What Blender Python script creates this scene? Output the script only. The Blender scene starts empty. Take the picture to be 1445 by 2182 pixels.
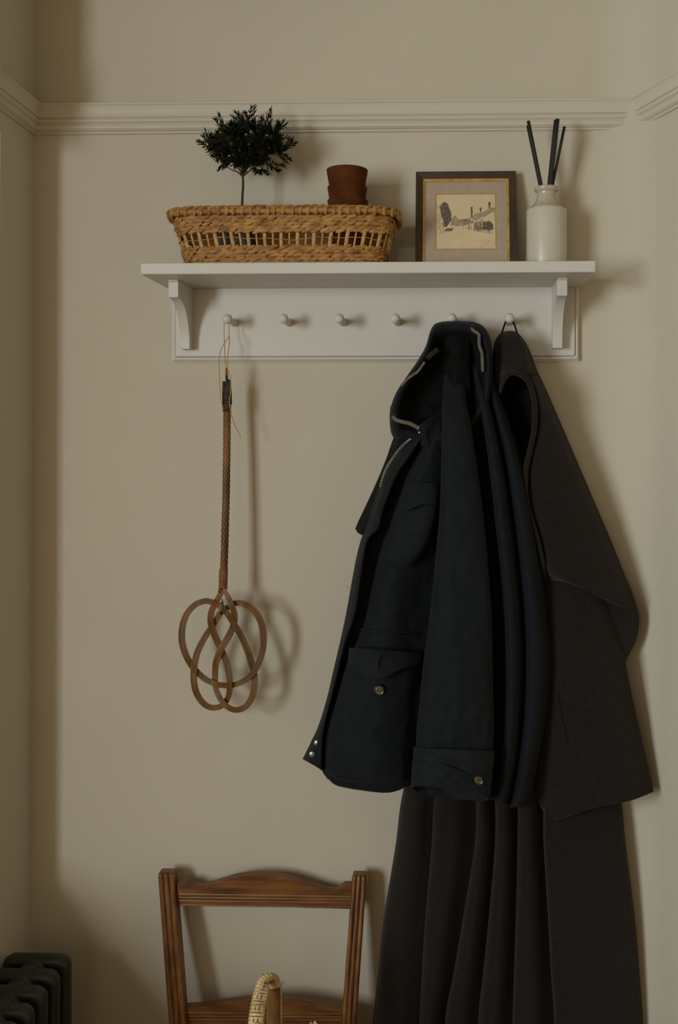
import bpy, bmesh, math, random
from mathutils import Vector, Matrix, noise

C = bpy.context.scene.collection
PI = math.pi
random.seed(7)

# ------------------------------------------------------------------ camera
IMG_W, IMG_H = 1445.0, 2182.0
F = 2058.0                      # focal length in pixels of the full frame
CAM = Vector((0.0, -2.1, 1.76))
YAW, PITCH = math.radians(1.57), math.radians(0.5)
P0X, P0Y = 904.0, 922.0         # principal point (the photo is shifted / cropped)
cam_d = bpy.data.cameras.new('camera')
cam = bpy.data.objects.new('camera', cam_d)
C.objects.link(cam)
cam.location = CAM
cam.rotation_euler = (PI/2 + PITCH, 0, YAW)
cam_d.sensor_fit = 'VERTICAL'
cam_d.sensor_height = 36.0
cam_d.lens = F / IMG_H * 36.0
cam_d.shift_x = (IMG_W/2 - P0X) / IMG_H
cam_d.shift_y = (P0Y - IMG_H/2) / IMG_H
cam_d.clip_start = 0.02
bpy.context.scene.camera = cam
CAM_R = cam.rotation_euler.to_matrix()

# ------------------------------------------------------------------ light
world = bpy.data.worlds.new('world')
bpy.context.scene.world = world
world.use_nodes = True
wbg = world.node_tree.nodes['Background']
wbg.inputs['Color'].default_value = (1.0, 0.60, 0.17, 1)
wbg.inputs['Strength'].default_value = 0.20

def area(name, loc, target, sx, sy, power, col):
    d = bpy.data.lights.new(name, 'AREA')
    d.shape = 'RECTANGLE'; d.size = sx; d.size_y = sy
    d.energy = power; d.color = col
    o = bpy.data.objects.new(name, d); C.objects.link(o)
    o.location = loc
    o.rotation_euler = (Vector(target) - Vector(loc)).to_track_quat('-Z', 'Y').to_euler()
    return o
area('window_daylight', (-2.40, -3.33, 1.85), (0.0, -0.05, 1.45), 1.00, 1.25, 95.0, (0.84, 0.95, 1.0))
area('soft_fill', (-1.75, -4.00, 1.85), (-0.1, -0.05, 1.50), 3.0, 1.8, 22.0, (1.0, 0.89, 0.64))  # added soft fill from behind the camera, lifts the left corner

vs = bpy.context.scene.view_settings
vs.view_transform = 'Standard'; vs.look = 'None'; vs.gamma = 1.0
vs.use_curve_mapping = False
vs.exposure = 0.0

# ------------------------------------------------------------------ helpers
def P(px, py, d):
    """the point at distance d in front of the back wall seen at photo pixel (px, py)"""
    r = CAM_R @ Vector(((px - P0X)/F, -(py - P0Y)/F, -1.0))
    t = (-d - CAM.y) / r.y
    return CAM + r*t

def mat(name, col, rough=0.6, col2=None, nscale=20.0, bump=0.0, bscale=200.0, sheen=0.0,
        stretch=(1, 1, 1), metallic=0.0, contrast=(0.35, 0.65), spec=0.5, coat=0.0, wave=None):
    m = bpy.data.materials.new(name); m.use_nodes = True
    nt = m.node_tree; b = nt.nodes['Principled BSDF']
    b.inputs['Base Color'].default_value = (*col, 1)
    b.inputs['Roughness'].default_value = rough
    b.inputs['Metallic'].default_value = metallic
    b.inputs['Specular IOR Level'].default_value = spec
    b.inputs['Sheen Weight'].default_value = sheen
    b.inputs['Sheen Roughness'].default_value = 0.6
    b.inputs['Coat Weight'].default_value = coat
    tc = nt.nodes.new('ShaderNodeTexCoord')
    mp = nt.nodes.new('ShaderNodeMapping'); mp.inputs['Scale'].default_value = stretch
    nt.links.new(tc.outputs['Object'], mp.inputs['Vector'])
    if col2 is not None:
        n = nt.nodes.new('ShaderNodeTexNoise'); n.inputs['Scale'].default_value = nscale
        n.inputs['Detail'].default_value = 5
        nt.links.new(mp.outputs['Vector'], n.inputs['Vector'])
        r = nt.nodes.new('ShaderNodeValToRGB')
        r.color_ramp.elements[0].position = contrast[0]; r.color_ramp.elements[1].position = contrast[1]
        r.color_ramp.elements[0].color = (*col, 1); r.color_ramp.elements[1].color = (*col2, 1)
        nt.links.new(n.outputs['Fac'], r.inputs['Fac'])
        nt.links.new(r.outputs['Color'], b.inputs['Base Color'])
    if bump > 0:
        n2 = nt.nodes.new('ShaderNodeTexNoise'); n2.inputs['Scale'].default_value = bscale
        n2.inputs['Detail'].default_value = 4
        nt.links.new(mp.outputs['Vector'], n2.inputs['Vector'])
        bp = nt.nodes.new('ShaderNodeBump'); bp.inputs['Strength'].default_value = bump
        bp.inputs['Distance'].default_value = 0.002
        nt.links.new(n2.outputs['Fac'], bp.inputs['Height'])
        nt.links.new(bp.outputs['Normal'], b.inputs['Normal'])
    return m

M = {}
M['wall'] = mat('wall_paint', (0.560, 0.500, 0.400), 0.85, (0.585, 0.522, 0.418), 3.0, bump=0.12, bscale=90, spec=0.2)
M['trim'] = mat('trim_paint', (0.600, 0.540, 0.440), 0.5, bump=0.05, bscale=60, spec=0.3)
M['floor'] = mat('floor_boards', (0.16, 0.085, 0.04), 0.5, (0.24, 0.13, 0.06), 6, stretch=(1, 14, 1))
M['ceiling'] = mat('ceiling_paint', (0.6, 0.54, 0.44), 0.9)
M['white'] = mat('white_paint', (0.612, 0.576, 0.522), 0.42, (0.626, 0.590, 0.536), 8, bump=0.04, bscale=80, spec=0.35)
M['wicker'] = mat('dried_rush', (0.20, 0.078, 0.016), 0.6, (0.51, 0.262, 0.072), 45, bump=0.35, bscale=260, stretch=(1, 1, 2.2), contrast=(0.3, 0.7))
M['wicker_stake'] = mat('rush_stake', (0.40, 0.20, 0.058), 0.6, (0.54, 0.31, 0.11), 60, bump=0.3, bscale=300)
M['terracotta'] = mat('terracotta', (0.066, 0.019, 0.0055), 0.85, (0.122, 0.036, 0.008), 25, bump=0.2, bscale=150, spec=0.1)
M['leaf'] = mat('needle_leaf', (0.0085, 0.0105, 0.0028), 0.8, (0.021, 0.023, 0.006), 60, spec=0.15)
M['bark'] = mat('bark', (0.035, 0.024, 0.012), 0.9, (0.06, 0.04, 0.02), 90, bump=0.4)
M['zinc'] = mat('zinc_pot', (0.09, 0.10, 0.095), 0.5, (0.22, 0.24, 0.22), 60, metallic=0.3)
M['dark_wood'] = mat('dark_wood', (0.030, 0.013, 0.006), 0.4, (0.060, 0.026, 0.011), 14, stretch=(1, 1, 1), bump=0.08)
M['gilt'] = mat('gilt', (0.42, 0.24, 0.06), 0.45, (0.56, 0.36, 0.11), 60, metallic=0.35)
M['mount'] = mat('mount_board', (0.40, 0.31, 0.22), 0.9, (0.43, 0.34, 0.245), 80)
M['paper'] = mat('paper', (0.64, 0.50, 0.30), 0.9, (0.69, 0.55, 0.34), 30)
M['ink'] = mat('ink', (0.085, 0.070, 0.050), 0.9, (0.19, 0.155, 0.11), 160)
M['ink_pale'] = mat('ink_pale', (0.27, 0.215, 0.145), 0.9, (0.45, 0.35, 0.23), 200)
M['stone'] = mat('stoneware', (0.55, 0.50, 0.405), 0.28, (0.60, 0.55, 0.45), 12, spec=0.5, coat=0.25)
M['stone_top'] = mat('stoneware_glaze', (0.47, 0.405, 0.30), 0.22, (0.53, 0.46, 0.35), 12, spec=0.5, coat=0.35)
M['reed'] = mat('black_reed', (0.010, 0.009, 0.008), 0.7)
M['cane'] = mat('brown_cane', (0.100, 0.040, 0.009), 0.42, (0.230, 0.108, 0.028), 30, bump=0.15, bscale=120, stretch=(1, 1, 0.4))
M['cane_dark'] = mat('dark_bound_cane', (0.020, 0.014, 0.009), 0.7, (0.05, 0.035, 0.018), 120)
M['cane_binding'] = mat('copper_binding', (0.15, 0.055, 0.018), 0.4, (0.28, 0.12, 0.04), 90)
M['wire'] = mat('dark_wire', (0.02, 0.022, 0.02), 0.5, metallic=0.5)
M['raffia'] = mat('raffia_string', (0.44, 0.21, 0.05), 0.6, (0.56, 0.31, 0.10), 50)
M['chair'] = mat('chair_wood', (0.095, 0.031, 0.006), 0.40, (0.250, 0.096, 0.019), 12, stretch=(6, 6, 0.8), bump=0.08, bscale=60)
M['chair_rail'] = mat('chair_rail_wood', (0.092, 0.030, 0.006), 0.40, (0.225, 0.085, 0.017), 12, stretch=(0.8, 6, 6), bump=0.08, bscale=60)
M['seat'] = mat('chair_seat_cane', (0.32, 0.2, 0.08), 0.6, (0.42, 0.28, 0.12), 60)
M['cream_cane'] = mat('cream_cane', (0.46, 0.31, 0.13), 0.38, (0.68, 0.50, 0.25), 35, bump=0.2, bscale=200)
M['cane_tie'] = mat('dark_cane_tie', (0.05, 0.026, 0.010), 0.6)
M['pink'] = mat('pale_pink_petal', (0.60, 0.36, 0.28), 0.7, (0.68, 0.45, 0.36), 60)
M['iron'] = mat('dark_iron_paint', (0.017, 0.018, 0.014), 0.5, (0.022, 0.023, 0.017), 40, bump=0.1)
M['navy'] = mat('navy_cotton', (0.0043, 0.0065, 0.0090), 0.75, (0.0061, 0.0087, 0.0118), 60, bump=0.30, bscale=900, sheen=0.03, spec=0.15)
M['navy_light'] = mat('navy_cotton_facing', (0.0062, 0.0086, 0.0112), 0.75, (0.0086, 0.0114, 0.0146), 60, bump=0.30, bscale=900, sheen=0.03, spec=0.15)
M['lining'] = mat('black_lining', (0.0045, 0.0045, 0.0045), 0.9, (0.0065, 0.0065, 0.0065), 80, bump=0.2, bscale=700, spec=0.1)
M['pile'] = mat('dark_pile', (0.0075, 0.0065, 0.0050), 0.95, (0.0120, 0.0100, 0.0070), 200, bump=0.8, bscale=500, sheen=0.1, spec=0.1)
M['tape'] = mat('grey_tape', (0.085, 0.074, 0.054), 0.7, (0.125, 0.11, 0.08), 80)
M['red_tab'] = mat('dark_red_tab', (0.014, 0.0035, 0.003), 0.9)
M['metal'] = mat('zip_metal', (0.55, 0.52, 0.46), 0.3, metallic=0.8)
M['snap'] = mat('snap_metal', (0.40, 0.39, 0.36), 0.35, metallic=0.7)
M['horn'] = mat('horn_button', (0.050, 0.036, 0.022), 0.3, (0.17, 0.13, 0.08), 90, spec=0.6)
M['horn_rim'] = mat('horn_button_rim', (0.012, 0.010, 0.008), 0.25, spec=0.6)
M['thread'] = mat('pale_thread', (0.42, 0.38, 0.3), 0.8)
M['dark_thread'] = mat('dark_thread', (0.005, 0.005, 0.006), 0.8)
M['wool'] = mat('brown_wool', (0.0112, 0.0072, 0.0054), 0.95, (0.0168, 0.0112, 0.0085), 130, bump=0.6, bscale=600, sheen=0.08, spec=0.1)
M['wool_shaded'] = mat('brown_wool_shaded', (0.0055, 0.0045, 0.0040), 0.95, (0.0080, 0.0065, 0.0055), 130, bump=0.4, bscale=600, spec=0.05)  # darker copy of the wool, shade inside the coat put into its colour

def empty(name, loc, label, cat, group=None):
    o = bpy.data.objects.new(name, None); C.objects.link(o)
    o.location = loc; o.empty_display_size = 0.05
    o['label'] = label; o['category'] = cat
    if group: o['group'] = group
    return o

def obj(name, bm, m, parent=None, smooth=True, local=False, label=None, bevel=0.0, sub=0, solid=0.0, auto=None):
    me = bpy.data.meshes.new(name)
    bmesh.ops.recalc_face_normals(bm, faces=bm.faces[:]) if solid == 0 else None
    bm.to_mesh(me); bm.free()
    for p in me.polygons: p.use_smooth = smooth
    o = bpy.data.objects.new(name, me); C.objects.link(o)
    for mm in (m if isinstance(m, (list, tuple)) else [m]): me.materials.append(mm)
    if parent is not None:
        o.parent = parent
        if not local and parent.type == 'EMPTY':
            o.matrix_parent_inverse = Matrix.Translation(parent.location).inverted()
    if solid:
        s = o.modifiers.new('thickness', 'SOLIDIFY'); s.thickness = solid; s.offset = -1
    if bevel:
        b = o.modifiers.new('bevel', 'BEVEL'); b.width = bevel; b.segments = 2; b.limit_method = 'ANGLE'
    if sub:
        s = o.modifiers.new('subdiv', 'SUBSURF'); s.levels = sub; s.render_levels = sub
    if label: o['label'] = label
    return o

def struct(name, bm, m, smooth=False, bevel=0.0):
    o = obj(name, bm, m, None, smooth, bevel=bevel); o['kind'] = 'structure'; return o

def add_box(bm, x0, x1, y0, y1, z0, z1):
    v = [bm.verts.new((x, y, z)) for x in (x0, x1) for y in (y0, y1) for z in (z0, z1)]
    for f in ((0, 1, 3, 2), (4, 6, 7, 5), (0, 4, 5, 1), (2, 3, 7, 6), (0, 2, 6, 4), (1, 5, 7, 3)):
        bm.faces.new([v[i] for i in f])

def add_prism(bm, poly, vec):
    """extrude a planar polygon (list of Vectors) along vec"""
    a = [bm.verts.new(p) for p in poly]; b = [bm.verts.new(Vector(p) + Vector(vec)) for p in poly]
    n = len(poly)
    bm.faces.new(a); bm.faces.new(b[::-1])
    for i in range(n): bm.faces.new((a[i], b[i], b[(i+1) % n], a[(i+1) % n]))

def add_tube(bm, pts, r, n=8, caps=True, flat=None, up=None, closed=False):
    pts = [Vector(p) for p in pts]; N = len(pts)
    rr = r if isinstance(r, (list, tuple)) else [r]*N
    rings = []; prev = None
    for i, p in enumerate(pts):
        if closed: t = pts[(i+1) % N] - pts[i-1]
        else: t = pts[min(i+1, N-1)] - pts[max(i-1, 0)]
        if t.length < 1e-9: t = Vector((0, 0, 1))
        t.normalize()
        if up is not None: a = Vector(up)
        elif prev is not None: a = prev
        else: a = Vector((0, 1, 0)) if abs(t.y) < 0.9 else Vector((1, 0, 0))
        a = a - t*a.dot(t)
        if a.length < 1e-6: a = Vector((1, 0, 0)) - t*t.x
        a.normalize(); prev = a
        b = t.cross(a)
        k = flat if flat else 1.0
        rings.append([bm.verts.new(p + (a*math.cos(q)*k + b*math.sin(q))*rr[i]) for q in [2*PI*j/n for j in range(n)]])
    for i in range(N if closed else N-1):
        A, B = rings[i], rings[(i+1) % N]
        for j in range(n): bm.faces.new((A[j], A[(j+1) % n], B[(j+1) % n], B[j]))
    if caps and not closed:
        bm.faces.new(rings[0][::-1]); bm.faces.new(rings[-1])

def add_lathe(bm, prof, c=(0, 0, 0), n=32, axis='Z'):
    rings = []
    for r, z in prof:
        ring = []
        for j in range(n):
            a = 2*PI*j/n
            if axis == 'Z': v = (c[0]+r*math.cos(a), c[1]+r*math.sin(a), c[2]+z)
            else: v = (c[0]+r*math.cos(a), c[1]-z, c[2]+r*math.sin(a))     # axis towards the camera
            ring.append(bm.verts.new(v))
        rings.append(ring)
    for A, B in zip(rings, rings[1:]):
        for j in range(n): bm.faces.new((A[j], A[(j+1) % n], B[(j+1) % n], B[j]))
    if prof[0][0] > 1e-6: bm.faces.new(rings[0][::-1])
    if prof[-1][0] > 1e-6: bm.faces.new(rings[-1])
    bmesh.ops.remove_doubles(bm, verts=bm.verts[:], dist=1e-7)

def add_ellipsoid(bm, c, ax, ay, az, nu=8, nv=6):
    """ellipsoid with half axes given as vectors"""
    c = Vector(c); rows = []
    for i in range(1, nv):
        t = PI*i/nv
        rows.append([bm.verts.new(c + ax*math.cos(t) + (ay*math.cos(2*PI*j/nu) + az*math.sin(2*PI*j/nu))*math.sin(t)) for j in range(nu)])
    a = bm.verts.new(c+ax); b = bm.verts.new(c-ax)
    for j in range(nu):
        bm.faces.new((a, rows[0][j], rows[0][(j+1) % nu])); bm.faces.new((b, rows[-1][(j+1) % nu], rows[-1][j]))
    for A, B in zip(rows, rows[1:]):
        for j in range(nu): bm.faces.new((A[j], B[j], B[(j+1) % nu], A[(j+1) % nu]))

def cr(p, t, closed=False):
    """Catmull-Rom through a list of Vectors, t in 0..1"""
    n = len(p)
    if n == 1: return p[0].copy()
    if closed:
        s = t*n; i = int(math.floor(s)); u = s - i
        g = lambda k: p[k % n]
    else:
        s = min(max(t, 0), 1)*(n-1); i = min(int(s), n-2); u = s - i
        g = lambda k: p[k] if 0 <= k < n else (p[0]*2-p[1] if k < 0 else p[-1]*2-p[-2])
    a, b, c, d = g(i-1), g(i), g(i+1), g(i+2)
    return 0.5*((2*b) + (c-a)*u + (2*a-5*b+4*c-d)*u*u + (3*b-a-3*c+d)*u**3)

def curve(pts, n=40, closed=False):
    p = [P(*q) if not isinstance(q, Vector) else q for q in pts]
    return [cr(p, i/(n if closed else n-1), closed) for i in range(n)]

def sheet_bm(rows, nu=40, nv=60, wr=0.0, ws=14.0, closed=False, seed=0.0, fall=(1, 1, 3.0), grow=0.0):
    """cloth surface through rows of control points (px, py, distance from wall)"""
    R = [[P(*q) for q in r] for r in rows]
    cols = [[cr(r, i/(nu if closed else nu-1), closed) for r in R] for i in range(nu)]
    bm = bmesh.new(); G = []
    for j in range(nv):
        G.append([])
        for i in range(nu):
            p = cr(cols[i], j/(nv-1))
            if wr:
                q = Vector((p.x*ws/fall[0], p.y*ws/fall[1]+seed, p.z*ws/fall[2]))
                k = noise.noise(q) + 0.5*noise.noise(q*2.3) + 0.7*(0.35-abs(noise.noise(q*1.7+Vector((9, 3, 5)))))
                p = p + Vector((0.15*k, -k, 0))*wr*(1 + grow*(j/(nv-1))**3)
            G[-1].append(bm.verts.new(p))
    for j in range(nv-1):
        for i in range(nu if closed else nu-1):
            bm.faces.new((G[j][i], G[j+1][i], G[j+1][(i+1) % nu], G[j][(i+1) % nu]))
    return bm

def cloth(name, rows, m, parent, nu=40, nv=60, wr=0.002, ws=14.0, solid=0.003, closed=False, seed=0.0, label=None, fall=(1, 1, 3.0), grow=0.0):
    return obj(name, sheet_bm(rows, nu, nv, wr, ws, closed, seed, fall, grow), m, parent, solid=solid, label=label)

def ribbon(bm, pts, w, n=30, up=(0, 1, 0), thick=0.0006):
    """a flat strip lying on a curve, facing the room"""
    c = curve(pts, n); rows = []
    for i, p in enumerate(c):
        t = (c[min(i+1, n-1)] - c[max(i-1, 0)]).normalized()
        s = t.cross(Vector(up)).normalized()*w/2; o = Vector((0, thick, 0))
        rows.append([bm.verts.new(p-s), bm.verts.new(p+s), bm.verts.new(p+s+o), bm.verts.new(p-s+o)])
    for A, B in zip(rows, rows[1:]):
        for j in range(4): bm.faces.new((A[j], A[(j+1) % 4], B[(j+1) % 4], B[j]))
    bm.faces.new(rows[0][::-1]); bm.faces.new(rows[-1])

# ================================================================== the room
XL = -0.918                      # left wall
XR = 0.404                       # where the splayed right wall starts
KR = 0.41                        # its splay
CEIL = 2.95
bm = bmesh.new(); add_box(bm, XL-0.15, XR+0.15, 0, 0.12, 0, CEIL); struct('wall_back', bm, M['wall'])
bm = bmesh.new(); fil = 0.10; tl = fil                               # softly rounded plaster corner
_k = Vector((KR, -1)).normalized(); _a, _b = Vector((XR-tl, 0)), Vector((XR, 0)) + _k*tl
arc = [((1-t)**2*_a + 2*t*(1-t)*Vector((XR, 0)) + t*t*_b) for t in [i/12 for i in range(13)]]
add_prism(bm, [Vector((XR-tl, 0.05, 0))] + [Vector((p.x, p.y, 0)) for p in arc] + [Vector((XR+KR*3.2, -3.2, 0)), Vector((XR+KR*3.2+.12, -3.2, 0)), Vector((XR+.15, 0.05, 0))], (0, 0, CEIL))
wr_ = struct('wall_right', bm, M['wall'], True); wr_.data.set_sharp_from_angle(angle=math.radians(30))
WY0, WY1, WZ0, WZ1 = -0.16, -2.30, 0.85, 2.75      # wide window opening in the left wall, outside the frame
bm = bmesh.new()
add_box(bm, XL-0.12, XL, -3.2, 0, 0, WZ0); add_box(bm, XL-0.12, XL, -3.2, 0, WZ1, CEIL)
add_box(bm, XL-0.12, XL, WY0, 0, WZ0, WZ1)
add_box(bm, XL-0.12, XL, -0.30, WY0, 2.39, WZ1)
struct('wall_left', bm, M['wall'])
BLKX, BLKY = -1.90, -2.36                           # added unseen wall; its edge dims the daylight gradually towards the left
bm = bmesh.new(); add_box(bm, BLKX-0.10, BLKX, BLKY, 0.12, 0, CEIL); add_box(bm, BLKX, XL-0.15, 0, 0.12, 0, CEIL); struct('blocker_wall', bm, M['wall'])
bm = bmesh.new()
for z0, z1 in ((WZ0, WZ0+.04), (WZ1-.04, WZ1)): add_box(bm, XL-0.10, XL-0.06, WY1, WY0, z0, z1)
for y0, y1 in ((WY0-.04, WY0), (WY1, WY1+.04)): add_box(bm, XL-0.10, XL-0.06, y0, y1, WZ0+.04, WZ1-.04)
struct('window_1', bm, M['white'])
bm = bmesh.new(); add_box(bm, XL-0.15, XR+KR*3.2+.15, -3.2, 0.12, -0.06, 0); struct('floor', bm, M['floor'])
bm = bmesh.new(); add_box(bm, XL-0.15, XR+KR*3.2+.15, -3.2, 0.12, CEIL, CEIL+0.05); struct('ceiling', bm, M['ceiling'])

# picture rail, mitred into both corners
RAIL = [(0.0, 2.4975), (0.024, 2.4975), (0.0265, 2.4960), (0.0265, 2.4925), (0.0235, 2.4895), (0.0205, 2.482), (0.0195, 2.474), (0.0200, 2.4665), (0.0165, 2.4655),
        (0.0165, 2.4640), (0.0190, 2.4615), (0.0188, 2.4575), (0.0150, 2.4545), (0.0130, 2.4530), (0.0130, 2.4515), (0.0155, 2.4490),
        (0.0150, 2.4435), (0.0105, 2.4400), (0.0060, 2.4385), (0.0060, 2.4355), (0.0035, 2.4340), (0.0, 2.4340)]
kn = Vector((-1, -KR)).normalized()           # inward normal of the right wall (x, y)
def corner_l(d): return (XL + d, -d)
def corner_r(d):
    # intersection of y=-d with the right wall moved inwards by d
    bx, by = XR + kn.x*d, kn.y*d
    t = (-d - by)/(-1.0)
    return (bx + KR*t, -d)
def far_l(d): return (XL + d, -0.30)
def far_r(d):
    bx, by = XR + kn.x*d, kn.y*d
    t = 2.4 + by
    return (bx + KR*t, -2.4)
for nm, fa, fb in (('trim_1', corner_l, corner_r), ('trim_2', far_l, corner_l), ('trim_3', corner_r, far_r)):
    bm = bmesh.new()
    A = [bm.verts.new((*fa(d), z)) for d, z in RAIL]; B = [bm.verts.new((*fb(d), z)) for d, z in RAIL]
    for i in range(len(RAIL)-1): bm.faces.new((A[i], B[i], B[i+1], A[i+1]))
    bm.faces.new((A[-1], B[-1], B[0], A[0])); bm.faces.new(A); bm.faces.new(B[::-1])
    struct(nm, bm, M['trim'])
bm = bmesh.new(); add_box(bm, XL+.02, XR-.012, -0.02, 0, 0, 0.15); struct('baseboard_back', bm, M['trim'], bevel=0.004)

# ================================================================== coat rack shelf
SX0, SX1, SD, SZ0, SZ1 = -0.616, 0.2845, 0.200, 2.0914, 2.1140
rack = empty('coat_rack_shelf', (-0.166, 0, 1.93), 'white painted wall shelf with two curved brackets and a row of round pegs', 'shelf')
bm = bmesh.new(); add_box(bm, SX0, SX1, -SD, 0.0, SZ0, SZ1); obj('shelf_board', bm, M['white'], rack, False, bevel=0.002)
PX0, PX1, PZ0 = -0.6085, 0.2775, 1.9330
bm = bmesh.new()
add_box(bm, PX0+.011, PX1-.011, -0.020, 0, PZ0+.0105, SZ0)
obj('back_panel', bm, M['white'], rack, False, bevel=0.001)
bm = bmesh.new()                                   # bead round the panel, mitred
prof = [(0.0, 0.0), (0.0085, 0.0), (0.0085, 0.0012), (0.0120, 0.0020), (0.0155, 0.0045), (0.0160, 0.0075), (0.0145, 0.0098), (0.0110, 0.0108), (0.0, 0.0108)]
path = [((PX0, SZ0), (1, 0)), ((PX0, PZ0), (1, 1)), ((PX1, PZ0), (-1, 1)), ((PX1, SZ0), (-1, 0))]
rings = [[bm.verts.new((p[0]+q[0]*w, -d, p[1]+q[1]*w)) for d, w in prof] for p, q in path]
for A, B in zip(rings, rings[1:]):
    for j in range(len(prof)): bm.faces.new((A[j], A[(j+1) % len(prof)], B[(j+1) % len(prof)], B[j]))
bm.faces.new(rings[0]); bm.faces.new(rings[-1][::-1])
obj('panel_moulding', bm, M['white'], rack, False)
def bracket_bm(x0):
    bm = bmesh.new()
    prof = [(0.019, SZ0-.0002), (0.139, SZ0-.0002), (0.139, SZ0-.0035), (0.1345, SZ0-.0045), (0.1345, SZ0-.036)]
    for i in range(1, 17):                         # hollow curve
        a = i/16*PI/2
        prof.append((0.047 + 0.0835*(1-math.sin(a))**1.0, (SZ0-.036) - 0.092*(1-math.cos(a))))
    prof += [(0.047, SZ0-.134), (0.019, SZ0-.134)]
    add_prism(bm, [Vector((x0, -d, z)) for d, z in prof], (0.0205, 0, 0))
    return bm
for x0 in (-0.5795, 0.2165):
    obj('bracket', bracket_bm(x0), M['white'], rack, False, bevel=0.0008)
bm = bmesh.new()
pp = [(0.0085, 0.019), (0.0085, 0.026), (0.0075, 0.034), (0.0068, 0.048), (0.0066, 0.062), (0.0070, 0.0735)]
for i in range(1, 11):
    a = PI*(0.22 + 0.78*i/10); pp.append((0.0106*math.sin(a), 0.0838 - 0.0106*math.cos(a)))
PEG_X = (-0.4690, -0.3505, -0.2330, -0.1155, 0.0025, 0.1228); PEG_Z = 2.0165
add_lathe(bm, pp, (PEG_X[0], 0, PEG_Z), 24, 'Y')
peg = obj('peg', bm, M['white'], rack)
for x in PEG_X[1:]:
    c = peg.copy(); C.objects.link(c); c.parent = rack; c.matrix_parent_inverse = peg.matrix_parent_inverse.copy(); c.location = (x-PEG_X[0], 0, 0)

# ================================================================== woven basket on the shelf
BC = Vector((P(611, 500, 0.108).x, -0.108, SZ1+0.0006))
BH = 0.114
def superell(a, b, t, e=0.42):
    c, s = math.cos(t), math.sin(t)
    return (math.copysign(abs(c)**e, c)*a, math.copysign(abs(s)**e, s)*b)
def basket_ring(h, off=0.0, n=720):
    k = h/BH
    a = 0.199 + 0.030*k**0.85 + (0.004 if k > .85 else 0) + off; b = 0.066 + 0.017*k**0.85 + off
    dense = [superell(a, b, 2*PI*i/n) for i in range(n+1)]
    L = [0.0]
    for p, q in zip(dense, dense[1:]): L.append(L[-1] + math.hypot(q[0]-p[0], q[1]-p[1]))
    return dense, L
def on_ring(ring, u):
    dense, L = ring; s = (u % 1.0)*L[-1]
    lo, hi = 0, len(L)-1
    while hi-lo > 1:
        m = (lo+hi)//2
        if L[m] <= s: lo = m
        else: hi = m
    f = (s-L[lo])/max(L[hi]-L[lo], 1e-9)
    p = Vector((dense[lo][0]+(dense[hi][0]-dense[lo][0])*f, dense[lo][1]+(dense[hi][1]-dense[lo][1])*f, 0))
    t = Vector((dense[hi][0]-dense[lo][0], dense[hi][1]-dense[lo][1], 0)).normalized()
    return p, t, Vector((t.y, -t.x, 0))
basket = empty('wicker_basket', BC, 'long shallow woven rush basket with an open band, on the white shelf', 'basket')
def woven_row(bm, h, count, length, width, slant, phase, off, jit=0.25):
    ring = basket_ring(h, off)
    for i in range(count):
        u = (i + phase + random.uniform(-.12, .12))/count
        p, t, nrm = on_ring(ring, u)
        z = Vector((0, 0, 1)); sl = slant + random.uniform(-jit, jit)*0.5
        ax = (t*math.cos(sl) + z*math.sin(sl)); az = (z*math.cos(sl) - t*math.sin(sl))
        l = length*random.uniform(.8, 1.25)/2; w = width*random.uniform(.8, 1.2)/2
        add_ellipsoid(bm, BC + p + z*(h+random.uniform(-.0007, .0007)) + nrm*random.uniform(-.0005, .001) , (ax + nrm*0.12*random.choice((-1, 1)))*l, az*w, nrm*0.0027, 8, 6)
n_st = 64
def band(name, rows, n, ph0, top=0.0):
    bm = bmesh.new()
    for k, (h, sl) in enumerate(rows): woven_row(bm, h, n, 0.0265, 0.0092, sl, ph0 + 0.5*(k % 2), 0.0)
    # an inner wall strip behind the weave
    hs = [r[0] for r in rows]; h0, h1 = min(hs)-.003, max(hs)+.003+top
    ra, rb = basket_ring(h0, -.0045), basket_ring(h1, -.0045)
    A = [on_ring(ra, i/160)[0] for i in range(160)]; B = [on_ring(rb, i/160)[0] for i in range(160)]
    va = [bm.verts.new(BC + p + Vector((0, 0, h0))) for p in A]; vb = [bm.verts.new(BC + p + Vector((0, 0, h1))) for p in B]
    for i in range(160): bm.faces.new((va[i], va[(i+1) % 160], vb[(i+1) % 160], vb[i]))
    return obj(name, bm, M['wicker'], basket)
band('lower_weave', [(0.0045, .22), (0.0115, .22), (0.0185, .24), (0.0260, .24), (0.0325, .30)], n_st, 0.1)
band('upper_weave', [(0.0665, .30), (0.0730, .25), (0.0800, .25), (0.0870, .25), (0.0935, .22)], n_st, 0.3, .012)
bm = bmesh.new()                                   # plaited rim: wraps over a core
ring = basket_ring(0.1040, 0.001)
core = [BC + on_ring(ring, i/160)[0] + Vector((0, 0, .1040)) for i in range(160)]
add_tube(bm, core, 0.0062, 8, closed=True)
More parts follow.
